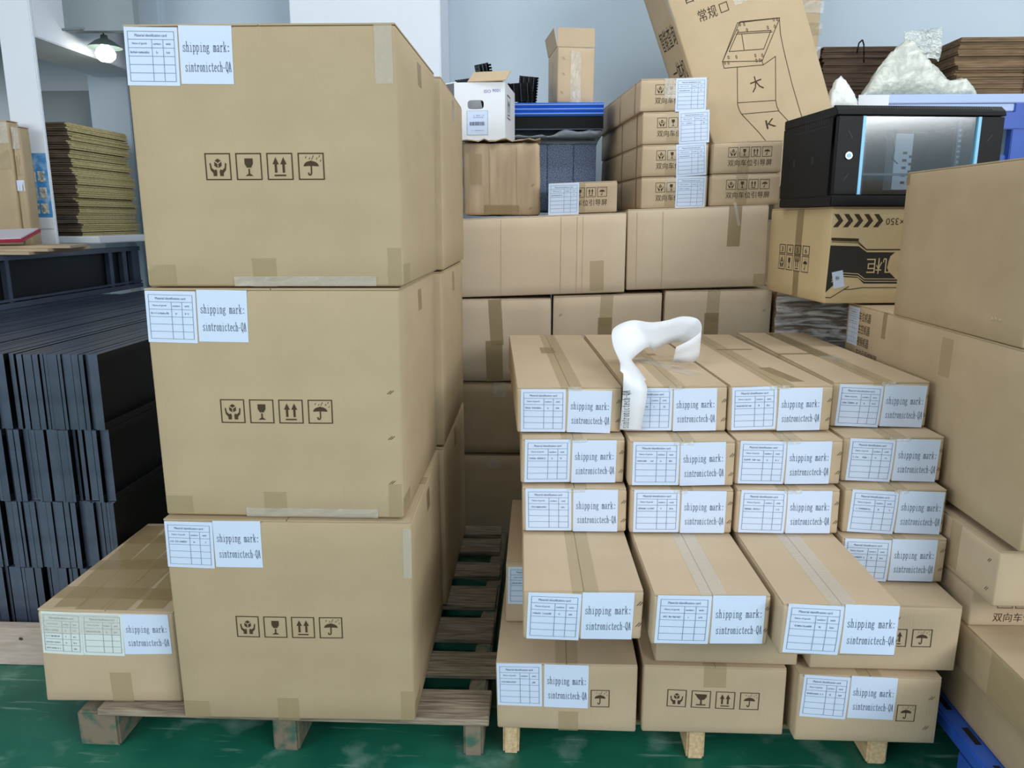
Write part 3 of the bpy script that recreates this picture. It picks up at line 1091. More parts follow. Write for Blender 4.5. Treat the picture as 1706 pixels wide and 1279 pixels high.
art = serif_line('sintronictech-QA', 0, 0, .112, .028, .085)
vs, fs = [], []
for q in art:
    n0 = len(vs)
    for a, b in q:
        vs.append((.236 - b, 2.118 + .0 * a + max(0, (.03 - a)) * .35, .922 + a))
    fs.append(tuple(range(n0, n0 + len(q))))
me = bpy.data.meshes.new('lettering')
me.from_pydata(vs, [], fs)
link('lettering', me, strip, M['ink_dark'])
# ------------------------------------------------------------------ back row of long cartons
G_K = 'plain cartons of the stack against the back wall'
y0 = 3.42
kx = dict(mat_='kraft_pink', bulge=.004, group=None)
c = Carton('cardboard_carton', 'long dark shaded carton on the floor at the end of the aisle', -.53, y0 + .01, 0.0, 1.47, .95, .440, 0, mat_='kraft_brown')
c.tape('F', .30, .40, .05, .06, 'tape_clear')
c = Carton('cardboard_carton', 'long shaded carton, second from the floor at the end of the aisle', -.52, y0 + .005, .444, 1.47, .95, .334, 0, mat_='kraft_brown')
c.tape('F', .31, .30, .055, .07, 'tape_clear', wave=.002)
for k, (x, z, w_, h_, sg, lab) in enumerate(((-.42, .782, .445, .372, .012, 'leftmost'), (.032, .785, .478, .384, .030, 'middle'), (.522, .799, .464, .394, .028, 'rightmost'))):
    c = Carton('cardboard_carton', 'plain taped carton, %s of three under the two long cartons' % lab, x, y0 + .004 * k, z, w_, .95, h_, 0, mat_='kraft_pink', group=G_K, sag=sg, bulge=.004)
    c.tape_top('tape', .06, 0, 'y')
    u_ = (.20, .235, .21)[k]
    if k == 0:
        c.patch('tape', 'F', u_, h_ * .72, .058, h_ * .55, 0, .0006, M['tape_brown'], 3)
        c.patch('tape', 'F', u_ - .008, h_ * .25, .075, h_ * .5, .0006, .0012, M['tape_brown'], 1)
    else:
        c.patch('tape', 'F', u_, h_ - .07, .055, .14, 0, .0006, M['tape'], -2)
        c.patch('tape', 'F', u_ - .004, h_ - .18, .062, .16, .0006, .0012, M['tape_brown'], 0)
        c.staples([(.03, .3), (.03, .2)] if k == 1 else [(.43, .3)])
G_J = 'two long plain cartons across the back stack'
c = Carton('cardboard_carton', 'long plain carton lying across the back stack, left one', -.50, y0, 1.158, .842, .95, .340, 0, mat_='kraft_pink', group=G_J, sag=.036, bulge=.006, jit=.004)
c.decal('fold_lines', 'F', [rect(.30, .005, .302, .33), rect(.56, .005, .5625, .33), rect(.63, .005, .632, .33), rect(.655, .005, .6565, .33)], 0, 0, M['kraft_brown'])
c.patch('tape', 'F', .72, .075, .06, .13, 0, .0006, M['tape'], 1)
c = Carton('cardboard_carton', 'long plain carton lying across the back stack, right one',   .350, y0 + .004, 1.196, .598, .95, .345, 0, mat_='kraft_pink', group=G_J, sag=.034, bulge=.006, jit=.004)
c.decal('fold_lines', 'F', [rect(.04, .005, .042, .33), rect(.15, .005, .1525, .33)], 0, 0, M['kraft_brown'])
c.patch('tape', 'F', .455, .26, .055, .17, 0, .0006, M['tape_brown'], -2)
c.tape('F', .57, .03, .05, .05, 'tape')
c.patch('tape', 'F', .463, .31, .012, .1, .0006, .0016, M['tape_clear'], 12, wave=.002)

# things on the long cartons
c = Carton('cardboard_carton', 'battered brown carton with torn crushed top below the white box', -.37, 3.53, 1.517, .335, .42, .315, 0, mat_='kraft_old', bulge=.010, jit=.010, r=.012, rough=.0022, flaps=False)
for (a, b, cc, e) in ((-.005, .34, .02, .03), (.01, .33, .10, .0), (.0, .25, .2, .025)):
    mb = MB()
    vs = []
    n = 14
    for i in range(n + 1):
        x = a + (b - a) * i / n
        vs.append((x, cc - .03 + rnd.uniform(-.012, .012), .302 + rnd.uniform(0, .012) + e * .4))
        vs.append((x, cc + .10, .306 + rnd.uniform(0, .008) + e * .4))
    n2 = len(vs)
    vs2 = vs + [(x, y, z + .004) for x, y, z in vs]
    fs = []
    for i in range(n):
        q = (2 * i, 2 * i + 2, 2 * i + 3, 2 * i + 1)
        fs += [q[::-1], tuple(k + n2 for k in q), (2 * i, 2 * i + 2, 2 * i + 2 + n2, 2 * i + n2), (2 * i + 3, 2 * i + 1, 2 * i + 1 + n2, 2 * i + 3 + n2)]
    mb.add(vs2, fs)
    mb.build('torn_flap', M['kraft_old'], c.root)
c.patch('tape', 'F', .17, .026, .15, .036, .002, .0045, M['tape_brown'], 0, nu=8, nv=2)
c.decal('crease', 'F', [rect(.118, .01, .1205, .29), rect(.235, .03, .2365, .29)], 0, 0, M['kraft_brown'], .0035)
c.patch('tape', 'F', .06, .2, .05, .13, .002, .0045, M['tape'], 0, nu=4, nv=6)
c.staples([(.30, .13), (.29, .03), (.31, .27)])

G_S = 'small display cartons of the four-high pile'
G_T = 'small display cartons of the two-high pile'
CN = '双向车位引导屏'


def display_box(label, x, y, z, yaw, group, card=None, d=.99, sag=0.0, clear=False, w_=.290, h_=.1305):
    c = Carton('cardboard_carton', label, x, y, z, w_, d, h_, yaw, group=group, sag=sag, mat_='kraft', jit=.0015)
    c.patch('tape', 'F', .128, h_ / 2, .05, h_ - .01, 0, .0005, M['tape'], 0)
    c.syms(.0625, .066, .041, .0475)
    c.decal('lettering', 'F', text(CN, 0, 0, .185, .026), .0625, .030, M['print'], .0007)
    if card is not None:
        c.card(card[0], card[1], .131, .133, card[2], 1, rows=7, e=.0016)
    c.tape('L', d - .10, h_ / 2, .022, h_ - .004, 'tape_brown')
    c.tape('L', d - .42, h_ / 2, .022, h_ - .004, 'tape_brown')
    c.tape_top('tape', .055, 0)
    return c


sz = [1.5450, 1.6776, 1.8102, 1.9428]
for k, (z, lab, x, cd, yaw) in enumerate(((sz[0], 'bottom', .405, (.150, -.004, 0), 6.0), (sz[1], 'second from bottom', .403, (.152, -.004, 2.5), 6.0), (sz[2], 'third from bottom', .402, (.158, -.002, 2), 6.0), (sz[3], 'top', .388, (.150, -.003, .8), 6.0))):
    c = display_box('small carton with pasted card, %s of the four-high pile' % lab, x, 3.45, z, yaw, G_S, cd, sag=.03)
    if k == 3:
        c.patch('tape', 'F', .125, h_ / 2 if False else .09, .05, .08, .0008, .0014, M['tape_clear'], 0, wave=.002)
for z, lab, x in ((1.5560, 'lower', .702), (1.6890, 'upper', .704)):
    display_box('small display carton without card, %s of the two-high pile' % lab, x, 3.45, z, 1.0, G_T, None, d=.50, sag=.024)
display_box('single small carton with pasted card before the dark cabinet', .012, 3.44, 1.5215, 0, None, (-.004, -.004, 0), d=.5, sag=.036)

# white box with handle hole
wb = empty('white_carton', (-.410, 3.575, 1.842), (0, 0, R(-5)))
tag(wb, 'white carton with oval handle hole, paper tag and blue print', 'box')
w_, h_, d_ = .225, .243, .33
outer, inner = [], []
n = 40
cx, cz, rx, rz = .095, .150, .036, .019
for i in range(n):
    t = 2 * math.pi * i / n
    ct, st = math.cos(t), math.sin(t)
    k = min((w_ - cx) / ct if ct > 1e-6 else 9, cx / -ct if ct < -1e-6 else 9, (h_ - cz) / st if st > 1e-6 else 9, cz / -st if st < -1e-6 else 9)
    outer.append((cx + ct * k, cz + st * k))
    e_ = 1.0 / ((abs(ct) / rx) ** 4 + (abs(st) / rz) ** 4) ** .25
    inner.append((cx + ct * e_, cz + st * e_))
for cnr in ((0, 0), (w_, 0), (w_, h_), (0, h_)):
    j = min(range(n), key=lambda i: (outer[i][0] - cnr[0]) ** 2 + (outer[i][1] - cnr[1]) ** 2)
    outer[j] = cnr
vs = [(x, 0, z) for x, z in outer] + [(x, 0, z) for x, z in inner] + [(x, .004, z) for x, z in outer] + [(x, .004, z) for x, z in inner]
fs = []
for i in range(n):
    j = (i + 1) % n
    fs += [(i, j, n + j, n + i), (2 * n + j, 2 * n + i, 3 * n + i, 3 * n + j), (n + i, n + j, 3 * n + j, 3 * n + i), (j, i, 2 * n + i, 2 * n + j)]
MB().add(vs, fs).build('front_panel', M['white'], wb)
MB().box((0, .004, 0), (.004, d_, h_)).build('side_panel', M['white'], wb)
MB().box((w_ - .004, .004, 0), (w_, d_, h_)).build('side_panel', M['white'], wb)
MB().box((0, d_, 0), (w_, d_ + .004, h_)).build('back_panel', M['white'], wb)
MB().box((0, .004, 0), (w_, d_, .004)).build('bottom_panel', M['white'], wb)
MB().box((.004, .03, .08), (w_ - .004, d_ - .01, .12)).build('contents', M['sheet_dark'], wb)
MB().box((0, 0, 0), (.17, .12, .004), Matrix.Translation((.06, .0, h_)) @ Euler((R(28), 0, R(-6))).to_matrix().to_4x4()).build('top_flap', M['kraft_tan'], wb)
MB().box((-.10, 0, 0), (.0, d_, .004), Matrix.Translation((.01, .0, h_)) @ Euler((0, R(-8), 0)).to_matrix().to_4x4()).build('top_flap', M['white'], wb)


def flat_decal(name, art, parent, m, y=-.0008, x=0, z=0, axis='F'):
    vs, fs = [], []
    for q in art:
        n0 = len(vs)
        for a, b in q:
            if axis == 'F':
                vs.append((x + a, y, z + b))
            elif axis == 'R':
                vs.append((y, x + a, z + b))
            else:
                vs.append((x + a, b + z, y))
        fs.append(tuple(range(n0, n0 + len(q))))
    me = bpy.data.meshes.new(name)
    me.from_pydata(vs, [], fs)
    return link(name, me, parent, m)


flat_decal('lettering', text('ISO', .133, .198, .030, .013) + text('9001', .170, .200, .034, .014), wb, M['ink_blue'])
flat_decal('side_symbols', xf(SYM[2], .07, .10, .10), wb, M['print_black'], y=w_ + .0008, axis='R')
pl = MB().box((.055, -.0012, .022), (.150, -.0002, .125)).build('paper_tag', M['paper'], wb)
bars = []
x = .068
while x < .135:
    t = rnd.choice((.0008, .0014, .002))
    bars.append(rect(x, .062, x + t, .078))
    x += t + rnd.choice((.0009, .0016))
flat_decal('barcode', bars, pl, M['ink'], y=-.002)
flat_decal('tag_print', faint(.085, .102, .05, .006, 8, 3) + faint(.085, .094, .045, .005, 8, 4) + faint(.075, .04, .06, .004, 12, 5), pl, M['ink_blue'], y=-.002)
flat_decal('tag_frame', [rect(.056, .023, .149, .0238), rect(.056, .1242, .149, .125), rect(.056, .024, .0568, .124), rect(.1482, .024, .149, .124)], pl, M['ink_line'], y=-.002)


# black slotted wiring ducts
def duct(label, loc, rot, L, sec=(.06, .05), group='black slotted plastic ducts'):
    o = empty('wiring_duct', loc, rot)
    tag(o, label, 'duct', group)
    a, b = sec
    MB().box((-a / 2, 0, 0), (a / 2, .003, L)).build('duct_base', M['black'], o)
    for sgn in (-1, 1):
        mb = MB()
        mb.box((sgn * a / 2 - .0015, -.012, 0), (sgn * a / 2 + .0015, .003, L))
        k = 0
        z = 0.0
        while z < L - .008:
            mb.box((sgn * a / 2 - .0015, -b, z), (sgn * a / 2 + .0015, -.012, z + .0085))
            z += .0125
        mb.build('slotted_wall', M['black'], o)
    mb = MB()
    for q in (-.3, 0, .3):
        mb.box((a * q - .001, -.018, 0), (a * q + .001, 0, L - .004))
    mb.build('inner_rib', M['panel'], o)
    return o


duct('black slotted duct sticking out of the white box, leftmost', (-.265, 3.76, 1.98), (R(8), R(-14), R(20)), .215)
duct('black slotted duct sticking out of the white box, middle', (-.255, 3.80, 1.985), (R(4), R(-14), R(-10)), .190)
duct('black slotted duct sticking out of the white box, rightmost', (-.245, 3.72, 1.985), (R(4), R(3), R(6)), .155)
duct('black slotted duct lying across the white box left edge', (-.43, 3.80, 2.118), (R(0), R(82), R(8)), .13, (.02, .02))
duct('black slotted duct standing on the blue beams, taller one', (-.105, 4.02, 2.058), (R(6), R(4), R(8)), .125, (.085, .06))
duct('black slotted duct standing on the blue beams, shorter one in front', (-.125, 3.95, 2.058), (R(4), R(-3), R(-6)), .085, (.11, .05))

# dark speckled cabinet, plastic sheet, beams
dc = empty('metal_cabinet', (-.056, 4.02, 1.536), (0, 0, 0))
tag(dc, 'dark blue speckled metal cabinet behind the small single carton', 'cabinet')
MB().box((-.22, .012, 0), (.30, .45, .342)).build('cabinet_body', M['charcoal'], dc, bevel=.003)
for a, b in ((-.216, -.09), (-.087, .055), (.058, .186), (.189, .297)):
    MB().box((a, 0, .004), (b, .014, .328)).build('door_panel', M['charcoal'], dc, bevel=.003)
MB().box((-.225, -.006, .330), (.305, .45, .345)).build('cabinet_rim', M['metal'], dc, bevel=.002).data.materials[0] = M['greyfilm']
sh = MB()
n = 16
vs, fs = [], []
for i in range(n + 1):
    for j in range(5):
        x = -.20 + .46 * i / n
        vs.append((x, 3.93 + j * .09, 1.892 + .028 * (i / n > .45) * min(1, (i / n - .45) * 6) * (1 - .3 * i / n) + rnd.uniform(0, .012)))
k0 = len(vs)
vs += [(x, y, 1.8905) for x, y, z in vs]
for i in range(n):
    for j in range(4):
        a = i * 5 + j
        fs += [(a, a + 5, a + 6, a + 1), (k0 + a, k0 + a + 1, k0 + a + 6, k0 + a + 5)]
for i in range(n):
    a, b = i * 5, (i + 1) * 5
    fs += [(a, k0 + a, k0 + b, b), (a + 4, b + 4, k0 + b + 4, k0 + a + 4)]
for j in range(4):
    fs += [(j, j + 1, k0 + j + 1, k0 + j), (n * 5 + j, k0 + n * 5 + j, k0 + n * 5 + j + 1, n * 5 + j + 1)]
o = sh.add(vs, fs).build('plastic_sheet', M['greyfilm'], smooth=True)
tag(o, 'crinkled grey plastic sheet on top of the dark speckled cabinet', 'plastic sheet')
bb = empty('metal_beam', (-.185, 3.93, 1.925))
tag(bb, 'black deep metal beam under the three blue beams', 'beam')
MB().box((0, .004, 0), (.455, .30, .062)).build('beam_body', M['black'], bb, bevel=.004)
MB().box((0, 0, .0), (.455, .004, .004)).build('lower_lip', M['panel'], bb)
for k in range(3):
    o = empty('metal_beam', (-.185, 3.928, 1.988 + k * .021))
    tag(o, 'blue shiny metal beam, %s of the three stacked on the black beam' % ('bottom', 'middle', 'top')[k], 'beam', 'blue shiny metal beams')
    MB().prism([(0.003, 0.004), (.006, .0), (.010, -.003), (.014, .0), (.0195, .006), (.0205, .30), (0, .30), (0, .006)], 0, .455).build('beam_body', M['blue'], o, rot=(0, 0, 0), smooth=False)
    b_ = o.children[0]
    me = b_.data
    for v in me.vertices:
        x, y, z = v.co
        v.co = (y, z, x)
    MB().box((0, -.005, .0085), (.455, .0005, .0115)).build('front_bead', M['shelf_blue'], o, bevel=.0012)

# tall open carton on the beams
tc_ = Carton('cardboard_carton', 'tall narrow carton with an open top standing on the blue beams', .045, 3.95, 2.0525, .180, .27, .255, 9, mat_='kraft', flaps=False, bulge=.002)
MB().box((0.0, -.002, 0), (.180, .002, .085), Matrix.Translation((0, .0, .253)) @ Euler((R(-2), 0, 0)).to_matrix().to_4x4()).build('top_flap', M['kraft'], tc_.root)
MB().box((-.002, 0, 0), (.002, .27, .085), Matrix.Translation((0, 0, .253)) @ Euler((0, R(-12), 0)).to_matrix().to_4x4()).build('top_flap', M['kraft'], tc_.root)
MB().box((0.0, -.002, 0), (.180, .002, .07), Matrix.Translation((0, .27, .253)) @ Euler((R(-20), 0, 0)).to_matrix().to_4x4()).build('top_flap', M['kraft'], tc_.root)
tc_.patch('tape', 'F', .088, .13, .05, .21, 0, .0010, M['tape_clear'], 0, nu=4, nv=8, wave=.003)
tc_.tape('F', .092, .03, .05, .055, 'tape_clear', wave=.001)
tc_.staples([(.025, .20), (.025, .13), (.02, .045)], ang=-55)
tc_.patch('tape', 'L', .12, .12, .16, .05, 0, .0006, M['tape'], 80)

# ------------------------------------------------------------------ big tilted carton with the line drawing
tl = Carton('cardboard_carton', 'very large tilted carton with a line drawing of a kiosk', .932, 4.03, 1.566, .62, .34, 1.30, 8, -21.5, mat_='kraft_tan', bulge=.004, jit=.003, r=.008)
LW = .0032
D = []
for pl_ in ([(.284, .804), (.484, .753)], [(.297, .805), (.487, .753), (.346, .598), (.161, .664), (.297, .805)], [(.284, .804), (.161, .664)],
            [(.161, .664), (.160, .633), (.346, .579), (.345, .607)], [(.346, .579), (.415, .595), (.356, .401)],
            [(.271, .763), (.429, .715), (.370, .647), (.206, .696), (.271, .763)], [(.262, .758), (.433, .706)],
            [(.484, .753), (.468, .68), (.462, .606), (.456, .45), (.457, .316), (.462, .2)],
            [(.222, .616), (.171, .451), (.171, .425), (.176, .401), (.232, .288), (.26, .22)], [(.356, .401), (.353, .37), (.358, .345), (.397, .266), (.43, .19)],
            [(.175, .458), (.356, .401)], [(.176, .401), (.356, .349)], [(.288, .749), (.278, .678)]):
    D += stroke(pl_, LW)
for px, py in ((.293, .793), (.313, .787), (.275, .768), (.318, .757), (.456, .756), (.472, .752), (.418, .732), (.452, .725), (.195, .672), (.232, .660), (.322, .633), (.355, .622), (.17, .655), (.187, .649), (.320, .61), (.336, .605)):
    D += stroke(arc(px, py, .0035, .008, 60, 420, 6), .0022)
tl.decal('line_drawing', 'F', D, 0, 0, M['print'], .0008)
tl.decal('large_lettering', 'F', text('大', .258, .475, .060, .070, 0) + text('K', .275, .288, .050, .042, -4), 0, 0, M['print'], .0008)
tl.decal('caption_lettering', 'F', text('常规', .114, .868, .092, .055, -1), 0, 0, M['print'], .0008)
tl.decal('tick_box', 'F', xf(ring(.09), .222, .872, .042), 0, 0, M['print'], .0008)
tl.decal('caption_lettering', 'F', text('自', .078, .968, .038, .05, -1), 0, 0, M['print'], .0008)
tl.decal('red_lettering', 'F', text('用', .375, .972, .040, .05, -1), 0, 0, M['print_red'], .0008)
tl.decal('caption_lettering', 'F', text('启', .330, .968, .040, .05, -1), 0, 0, M['print'], .0008)
tl.decal('side_lettering', 'L', text('智能查询', .06, .82, .24, .10, 0), 0, 0, M['print_black'], .0008)
tl.decal('side_lettering', 'L', text('一体机', .10, .66, .20, .09, 0), 0, 0, M['print_black'], .0008)
tl.patch('tape', 'F', .33, 1.08, .07, .40, 0, .0006, M['tape_clear'], 0, wave=.001)
tl.tape('L', .30, 1.05, .03, .30, 'tape_clear', 20)

tp = Carton('cardboard_carton', 'narrow upright carton with shiny tape bands behind the tilted one', 1.29, 4.57, 1.4965, .180, .2, 1.5, 0, mat_='kraft_tan', r=.01, jit=.006)
for k in range(8):
    tp.patch('tape_band', 'F', .098, .55 + k * .115, .19, .06, 0, .001, M['tape_clear'] if k % 2 else M['tape'], rnd.uniform(-6, 6), nu=5, nv=2, wave=.004)
sup = Carton('cardboard_carton', 'plain support carton behind the black glass door cabinet', 1.22, 4.54, 0.0, .30, .40, 1.494, 0, mat_='kraft_brown')

# ------------------------------------------------------------------ printed carton, wall cabinet and wrapped bundle
pc = Carton('cardboard_carton', 'upside-down printed carton with chevrons under the black cabinet', 1.012, 2.86, 1.200, .68, .56, .343, 6, mat_='kraft_print', bulge=.002, jit=.002)
chev = []
for k in range(5):
    x = .008 + k * .0365
    chev += [[(x, .318), (x + .018, .318), (x + .036, .295), (x + .018, .295)], [(x + .018, .295), (x + .036, .295), (x + .018, .272), (x, .272)]]
pc.decal('chevrons', 'F', chev, 0, 0, M['print'], .0008)
pc.decal('lettering', 'F', text('U×350', .29, .304, .09, .024, 180), 0, 0, M['print'], .0008)
pc.decal('dark_band', 'F', [[(.005, .208), (.109, .205), (.141, .184), (.60, .182), (.60, .068), (.14, .072), (.117, .093), (.058, .096), (.001, .040)]], 0, 0, M['print_black'], .0006)
dl = []
for off in (0, .010):
    dl += stroke([(.009, .226 - off * .5), (.104, .222 - off * .5), (.138, .190 + (.004 - off * .2)), (.60, .190 + (.004 - off * .2))], .0025)
dl += stroke([(.009, .231), (.104, .228)], .009) + stroke([(.003, .022), (.021, .021), (.079, .058)], .003) + stroke([(.068, .051), (.093, .051), (.135, .057), (.60, .056)], .003) + stroke([(.068, .051), (.086, .062)], .003)
pc.decal('trim_lines', 'F', dl, 0, 0, M['print'], .0009)
ll = []
for off in (0, .009):
    ll += stroke([(.02, .078 + off), (.056, .111 - off), (.115, .107 - off), (.141, .089 - off), (.60, .086 - off)], .0028)
pc.decal('light_lines', 'F', ll, 0, 0, M['kraft_print'], .0012)
pc.decal('band_lettering', 'F', text('机柜', .262, .163, .118, .056, 180), 0, 0, M['kraft_print'], .0012)
st = pc.patch('sticker', 'F', .044, .087, .040, .060, 0, .0016, M['paper'], 12)
pc.decal('sticker_print', 'F', faint(.034, .085, .02, .02, 4, 9), 0, 0, M['ink'], .0024, 0, st)
pc.syms(.12, .10, .062, .075, (0, 1, 2, 3), f='L', m='print_black')
pc.decal('number_symbols', 'L', sum([xf(ring(.08), .12 + k * .075, .165, .062, .036) + text('%d' % (k + 3), .14 + k * .075, .172, .02, .02) for k in range(4)], []), 0, 0, M['print_black'], .0007)
pc.tape('L', .30, .24, .06, .2, 'tape_brown')
pc.tape('L', .30, .05, .05, .1, 'tape_brown')
pc.tape_top('tape', .06, 0)

cb = empty('wall_cabinet', (.992, 2.83, 1.5455), (0, 0, R(6)))
tag(cb, 'black wall cabinet with glass door and two pale blue strips', 'cabinet')
W, DP, HT = .60, .45, .335
MB().box((0, .02, 0), (W, DP, .035)).build('bottom_panel', M['black'], cb, bevel=.003)
MB().box((0, .02, HT - .035), (W, DP, HT)).build('top_panel', M['black'], cb, bevel=.003)
for x in (0, W - .004):
    MB().box((x, .03, .035), (x + .004, DP, HT - .035)).build('side_panel', M['black'], cb)
MB().box((.004, DP - .004, .035), (W - .004, DP, HT - .035)).build('back_panel', M['black'], cb)
MB().prism([(0.0, .02), (.0, .035), (.0, .03)], 0, 1).v
MB().box((-.002, -.004, 0), (W + .002, .03, .037)).build('lower_rail', M['black'], cb, bevel=.003)
mb = MB()
mb.add([(-.002, -.004, HT - .030), (W + .002, -.004, HT - .030), (W + .002, .03, HT - .030), (-.002, .03, HT - .030), (-.002, .004, HT - .012), (W + .002, .004, HT - .012), (W + .002, .03, HT + .006), (-.002, .03, HT + .006)],
       ((0, 3, 2, 1), (4, 5, 6, 7), (0, 1, 5, 4), (1, 2, 6, 5), (2, 3, 7, 6), (3, 0, 4, 7)))
mb.build('upper_rail', M['black'], cb, bevel=.002)
vs, fs = [], []
for k in range(60):
    x = .05 + k * .0085
    n0 = len(vs)
    vs += [(x, .0075, HT - .0095), (x + .004, .0075, HT - .0095), (x + .010, .025, HT + .0025), (x + .006, .025, HT + .0025)]
    fs.append((n0, n0 + 1, n0 + 2, n0 + 3))
me = bpy.data.meshes.new('vent_slots')
me.from_pydata([(a, b - .0012, c_ + .0012) for a, b, c_ in vs], [], fs)
link('vent_slots', me, cb, M['panel_in'])
dr = MB()
dr.box((.004, -.004, .040), (.090, .016, HT - .034)).build('door_panel', M['black'], cb, bevel=.002)
MB().box((.511, -.004, .040), (.596, .016, HT - .034)).build('door_panel', M['black'], cb, bevel=.002)
for x in (.090, .501):
    MB().box((x, -.006, .040), (x + .0105, .014, HT - .034)).build('blue_strip', M['cyan'], cb)
MB().box((.1005, .002, .040), (.501, .007, HT - .034)).build('glass_pane', M['glass'], cb)
lk = MB()
lk.cyl((.048, -.010, .170), (.048, -.003, .170), .0125, n=24).build('lock', M['metal'], cb)
MB().cyl((.048, -.012, .170), (.048, -.0095, .170), .0075, n=20).build('keyhole', M['cyan'], cb)
sl = []
for p, q in (((.042, .253), (.057, .228)), ((.053, .108), (.037, .086)), ((.556, .241), (.540, .219))):
    sl += stroke([p, q], .0035)
flat_decal('door_slots', sl, cb, M['panel_in'], y=-.0048)
MB().box((.115, .05, .04), (.135, .07, HT - .04)).build('rack_rail', M['panel'], cb)
MB().box((.465, .05, .04), (.485, .07, HT - .04)).build('rack_rail', M['panel'], cb)
flat_decal('rail_holes', [rect(.470, .06 + k * .018, .480, .068 + k * .018) for k in range(12)], cb, M['metal'], y=.0492)
mb = MB()
mb.box((.27, .10, .06), (.335, .16, .255), None)
mb.build('paper_bundle', M['paper'], cb, rot=(0, 0, 0))
flat_decal('bundle_marks', [rect(.30 + .012 * (k % 2) * 2, .08 + k * .013, .316 + .012 * (k % 2) * 2, .089 + k * .013) for k in range(9)], cb, M['print_black'], y=.0985)
MB().tube([(.262, .10, .27), (.258, .1, .23), (.268, .1, .20), (.262, .1, .17), (.285, .1, .15)], .002).build('thin_cable', M['black'], cb)
MB().box((.06, .02, .105), (.30, .03, .113)).build('inner_shelf', M['panel'], cb)
vent = [rect(.06 + k * .018, .285, .069 + k * .018, .312) for k in range(11)]
for yy, nm in ((-.0008, 'side_vents'),):
    vs, fs = [], []
    for q in vent + [rect(.05, .272, .33, .275), rect(.16, .15, .18, .18), rect(.32, .15, .34, .18)]:
        n0 = len(vs)
        vs += [(yy, a, b) for a, b in q]
        fs.append(tuple(range(n0, n0 + 4)))
    me = bpy.data.meshes.new(nm)
    me.from_pydata(vs, [], fs)
    link(nm, me, cb, M['panel_in'])

wbun = Carton('wrapped_bundle', 'low bundle wrapped in shiny stretch film under the printed carton', 1.0, 3.43, 0.0, .85, .56, 1.186, 0, mat_='sheet_brown', cat='bundle', flaps=False, rough=.004, bulge=.02, r=.02)
vs, fs = [], []
NX, NZ = 40, 60
for j in range(NZ + 1):
    for i in range(NX + 1):
        u_, v_ = .86 * i / NX - .005, 1.196 * j / NZ
        vs.append((u_, -.034 - rnd.uniform(0, .008) - .012 * math.sin(v_ * 75 + 3 * math.sin(u_ * 6)) * (0.5 + 0.5 * math.sin(u_ * 9 + v_ * 13)), min(v_, 1.194)))
for j in range(NZ):
    for i in range(NX):
        a = j * (NX + 1) + i
        fs.append((a, a + 1, a + NX + 2, a + NX + 1))
k0 = len(vs)
for j in range(9):
    for i in range(NX + 1):
        vs.append((.86 * i / NX - .005, -.03 + .60 * j / 8, 1.189 + rnd.uniform(0, .003) + (.003 if 0 < j < 8 else 0)))
for j in range(8):
    for i in range(NX):
        a = k0 + j * (NX + 1) + i
        fs.append((a, a + 1, a + NX + 2, a + NX + 1))
me = bpy.data.meshes.new('stretch_film')
me.from_pydata(vs, [], fs)
for p in me.polygons:
    p.use_smooth = True
link('stretch_film', me, wbun.root, M['film'])

# ------------------------------------------------------------------ right hand cartons on the blue plastic pallet
bp = empty('plastic_pallet', (1.62, 1.95, 0))
tag(bp, 'blue plastic pallet under the cartons at the right edge', 'pallet')
X0, X1, Y0, Y1 = 1.118 - 1.62, 2.1 - 1.62, 1.30 - 1.95, 2.60 - 1.95
MB().box((X0, Y0, .104), (X1, Y1, .146)).build('deck', M['blue_plastic'], bp, bevel=.006)
for i, xx in enumerate((X0 + .004, -.06, X1 - .13)):
    for j, (ya, yb) in enumerate(((Y0, -.48), (-.28, -.06), (.36, Y1))):
        MB().box((xx, ya, 0), (xx + .12, yb, .104)).build('leg', M['blue_plastic'], bp, bevel=.006)
for k in range(7):
    MB().box((X0 + .024, Y0 + .10 + k * .15, .1455), (X0 + .04, Y0 + .17 + k * .15, .1468)).build('slot', M['panel_in'], bp)

RG = 'cartons of the stack at the right edge'
rc = []


def rcart(label, x, y, z, w_, d_, h_, yaw=0, mm='kraft_brown', **kw):
    c = Carton('cardboard_carton', label, x, y, z, w_, d_, h_, yaw, mat_=mm, **kw)
    return c


c = rcart('brown carton directly on the blue pallet at the right edge', 1.162, 1.42, .1475, .6, 1.0, .150)
c = rcart('glossy taped brown carton second from the bottom at the right edge', 1.140, 1.48, .2985, .6, .95, .134)
c.tape('L', .68, .07, .16, .12, 'tape')
c.tape('L', .35, .07, .10, .12, 'tape')
c = rcart('small printed carton with handling symbols at the right edge', 1.139, 1.950, .4335, .29, .95, .108, 1.5, 'kraft')
c.syms(.070, .053, .041, .0475)
c.decal('lettering', 'F', text(CN, 0, 0, .185, .026), .0625, .014, M['print'], .0007)
c = rcart('plain small carton with staples under the huge right carton', 1.134, 1.850, .5425, .29, 1.0, .150, 0.5, 'kraft')
c.staples([(.96, .11), (.965, .035)], f='L')
c.decal('faint_marks', 'F', [rect(.12, .08, .135, .082), rect(.12, .055, .14, .057)], 0, 0, M['print'])
c.tape('L', .80, .08, .05, .13, 'tape')
c = rcart('huge brown carton with printed side and paper card at the right edge', 1.150, 1.80, .7125, .75, 1.19, .480, 0.0, bulge=.004, side_bulge=.004)
c.card(.018, .33, .095, .140, 0, 1, f='L', rows=7)
zi = ['车位机器', '主控机器', '视频机器', '车位引导控制器']
pr = []
for k, s_ in enumerate(zi):
    c.decal('side_lettering', 'L', text(s_, .115, .425 - k * .045, .026 * len(s_), .034), 0, 0, M['print'], .0007)
c.syms(.085, .215, .036, .04, f='L')
c.tape('L', .33, .435, .03, .09, 'tape_brown')
c.tape('L', .75, .40, .06, .11, 'tape')
c.decal('side_slot', 'L', [rect(.27, .22, .273, .25)], 0, 0, M['print'], .0007)
